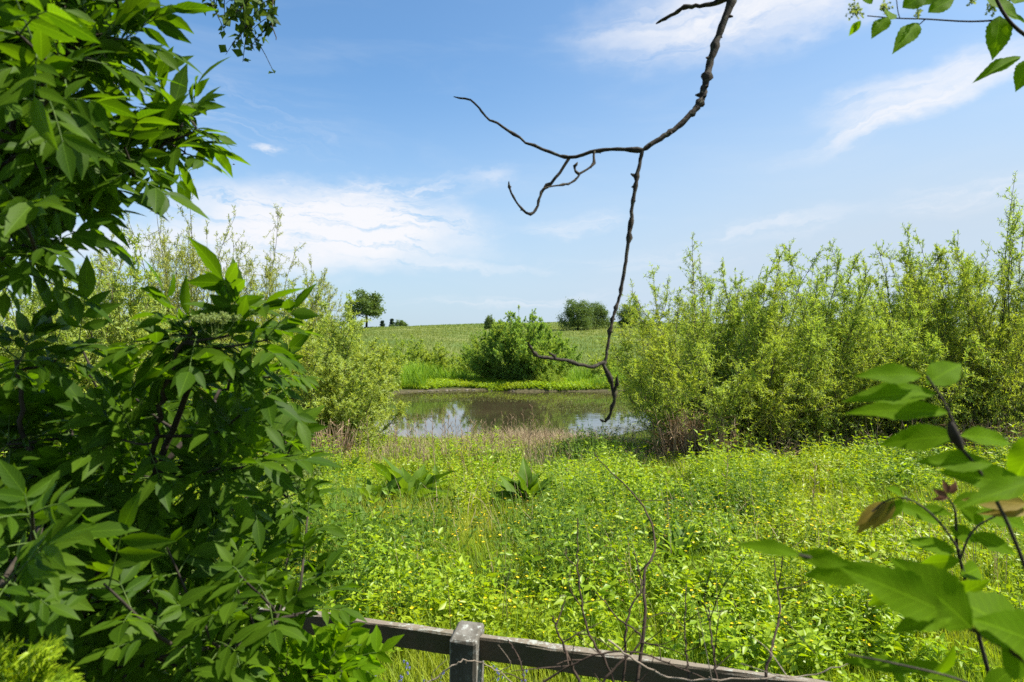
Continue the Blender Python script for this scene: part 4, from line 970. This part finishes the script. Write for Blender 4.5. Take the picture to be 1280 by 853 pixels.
H3 = [(1178, 655, 1112, 622, 18), (1150, 635, 1190, 640, 16), (1186, 660, 1228, 676, 20), (1195, 690, 1140, 672, 20), (1200, 700, 1150, 705, 18), (1215, 668, 1275, 690, 22), (1230, 655, 1200, 630, 20), (1255, 642, 1300, 668, 24), (1200, 720, 1240, 705, 22), (1150, 748, 1110, 720, 18), (1120, 740, 1080, 755, 18), (1180, 755, 1230, 725, 24), (1130, 624, 1120, 605, 14), (1220, 640, 1285, 655, 22), (1190, 630, 1240, 615, 16),
      (1200, 850, 1130, 825, 22), (1150, 840, 1052, 818, 20), (1110, 828, 1140, 858, 18), (1230, 865, 1270, 835, 24), (1170, 845, 1200, 815, 20), (1240, 870, 1210, 900, 24)]
for q in H3: hand_leaf(ml, *q, .90, .90+r.normal(0, .03), r, tpl=BIG)
for q in ((1108, 627, 1070, 655, 15), (1100, 632, 1072, 668, 14), (1118, 625, 1092, 662, 15), (1128, 624, 1108, 652, 13)): hand_leaf(my if q[0] != 1128 else ml, *q, .87, .86, r, tpl=BIG)
for q in ((1285, 630, 1210, 622, 22), (1290, 640, 1228, 640, 12)): hand_leaf(my, *q, .86, .86, r, tpl=BIG)
for q in ((1185, 622, 1168, 612, 8), (1186, 618, 1180, 600, 8), (1188, 618, 1196, 602, 8), (1186, 622, 1165, 624, 6), (1184, 615, 1190, 606, 6)): hand_leaf(mr, *q, .88, .88, r, tpl=BIG)
og = P(1262, 980, .95); sap = empty('pinnate_sapling', og, 'out of focus sapling with pinnate leaves and a red tip at lower right', 'sapling'); off = -Vector(og)
for nm, b_, mm, lab in [('stem', ms, M['bark'], None)]+[('leaflet', q, M['sapling'], None) for q in ml]+[('leaflet', q, M['yellow_leaf'], 'yellowing leaflet') for q in my]+[('leaflet', q, M['red_leaf'], 'young red leaflet') for q in mr]:
    o = b_.build(nm, mm, sap); o.location = off
    if lab: o['label'] = lab

# ------------------------------------------------------------------ bramble stems in front of the fence
r = np.random.default_rng(561)
def stem(label, pts, d0, d1, r0, r1, side=5, mat='twig', n=30, thorn=26):
    mb = MB(); pth = px_path(pts, d0, d1, n, .0018, r); tubes(mb, pth, np.linspace(r0, r1, n)[None], 6)
    i = r.integers(2, n-2, thorn); dd = rvec(r, thorn); tubes(mb, np.stack([pth[i], pth[i]+dd*.004, pth[i]+dd*.009], 1), np.array([.0016, .001, .0002])[None], 4)
    for k in range(side):
        j = int(r.integers(n//8, n-3)); L = r.uniform(.05, .18); d_ = nrm(A(r.normal(0, 1), r.normal(0, .4), r.uniform(-.1, 1.2))); q = pth[j]
        tubes(mb, spline([q, q+d_*L*.5+r.normal(0, .012, 3), q+d_*L+r.normal(0, .02, 3)], 8), np.linspace(r1*1.2, r1*.5, 8)[None], 5)
    return tag(mb.build('bramble_stem', M[mat], origin=pth[0]), label, 'bramble', 'bare bramble stems by the fence')
stem('longest dark bramble stem arching up left to the meadow', [(790, 930), (797, 853), (806, 770), (805, 722), (815, 695), (819, 675), (808, 640), (788, 612), (765, 592), (742, 566)], 1.75, 2.3, .0055, .0014, 4)
stem('side bramble stem forking left below the longest arching stem', [(770, 930), (778, 850), (782, 790), (788, 760), (802, 735), (799, 715), (792, 690)], 1.8, 1.95, .0042, .0015, 3)
stem('slim bramble stem standing straight left of the longest arching stem', [(790, 930), (760, 835), (735, 790), (725, 740), (721, 700), (722, 648)], 1.8, 2.0, .0042, .0016, 3)
stem('short bramble stem curving up at the left of the tangle', [(745, 930), (722, 850), (705, 810), (695, 785), (690, 770)], 1.7, 1.75, .0050, .0018, 4)
stem('bramble stem leaning right out of the tangle over the rail', [(720, 900), (760, 845), (800, 800), (770, 770), (745, 740)], 1.75, 1.85, .0038, .0014, 3)
stem('bent bramble stem rising at the rail end near the sapling', [(950, 930), (958, 840), (966, 805), (975, 770), (972, 735), (968, 700)], 1.55, 1.8, .0040, .0014, 4)
stem('thin upright bramble stem midway along the right rail', [(905, 930), (896, 845), (890, 800), (886, 760)], 1.6, 1.75, .0036, .0014, 4)
stem('thin upright bramble stem just right of the tangle', [(855, 930), (860, 845), (856, 790), (858, 730)], 1.65, 1.8, .0030, .0012, 3)
stem('pale grey twig crossing the front of the post', [(500, 870), (540, 850), (572, 828), (590, 826), (620, 838), (650, 862)], 1.9, 1.9, .0024, .0012, 3, 'twig_pale', thorn=4)
stem('pale grey twig sloping right across the rail', [(760, 800), (800, 830), (850, 850), (920, 850), (1000, 846), (1060, 830)], 1.6, 1.5, .0024, .0012, 3, 'twig_pale', thorn=4)
stem('dark bramble stem crossing low through the tangle', [(610, 900), (690, 846), (740, 820), (790, 815), (850, 835), (930, 870)], 1.7, 1.65, .0030, .0014, 4)
stem('dark bramble stem dropping across the rail right of the post', [(635, 800), (650, 825), (655, 850), (665, 900)], 2.2, 2.0, .0026, .0016, 2)

# ------------------------------------------------------------------ two tiny birds far off in the sky
def bird(px, py, d, rz, label):
    mb = MB(); tubes(mb, [(-.12, 0, 0), (-.08, 0, .005), (0, 0, .012), (.08, 0, .01), (.12, 0, .012), (.15, 0, .008)], np.array([.006, .025, .04, .035, .024, .004])[None], 8)
    for sg in (-1, 1): mb.add([(.06, sg*.02, .02), (-.05, sg*.02, .015), (-.04, sg*.16, .09), (.07, sg*.14, .10), (-.02, sg*.30, .05), (.02, sg*.30, .055)], [(0, 1, 2, 3), (3, 2, 4, 5)])
    mb.add([(-.11, -.01, 0), (-.11, .01, 0), (-.2, .035, 0), (-.2, -.035, 0)], [(0, 1, 2, 3)])
    o = mb.build('bird', M['bird']); o.location = P(px, py, d); o.rotation_euler = (.2, 0, rz); return tag(o, label, 'bird', 'birds in the sky')
bird(292, 206, 70, .4, 'tiny dark bird in the blue sky right of the elder tip')
bird(375, 304, 95, 2.0, 'tiny dark bird against the lower cloud bank')
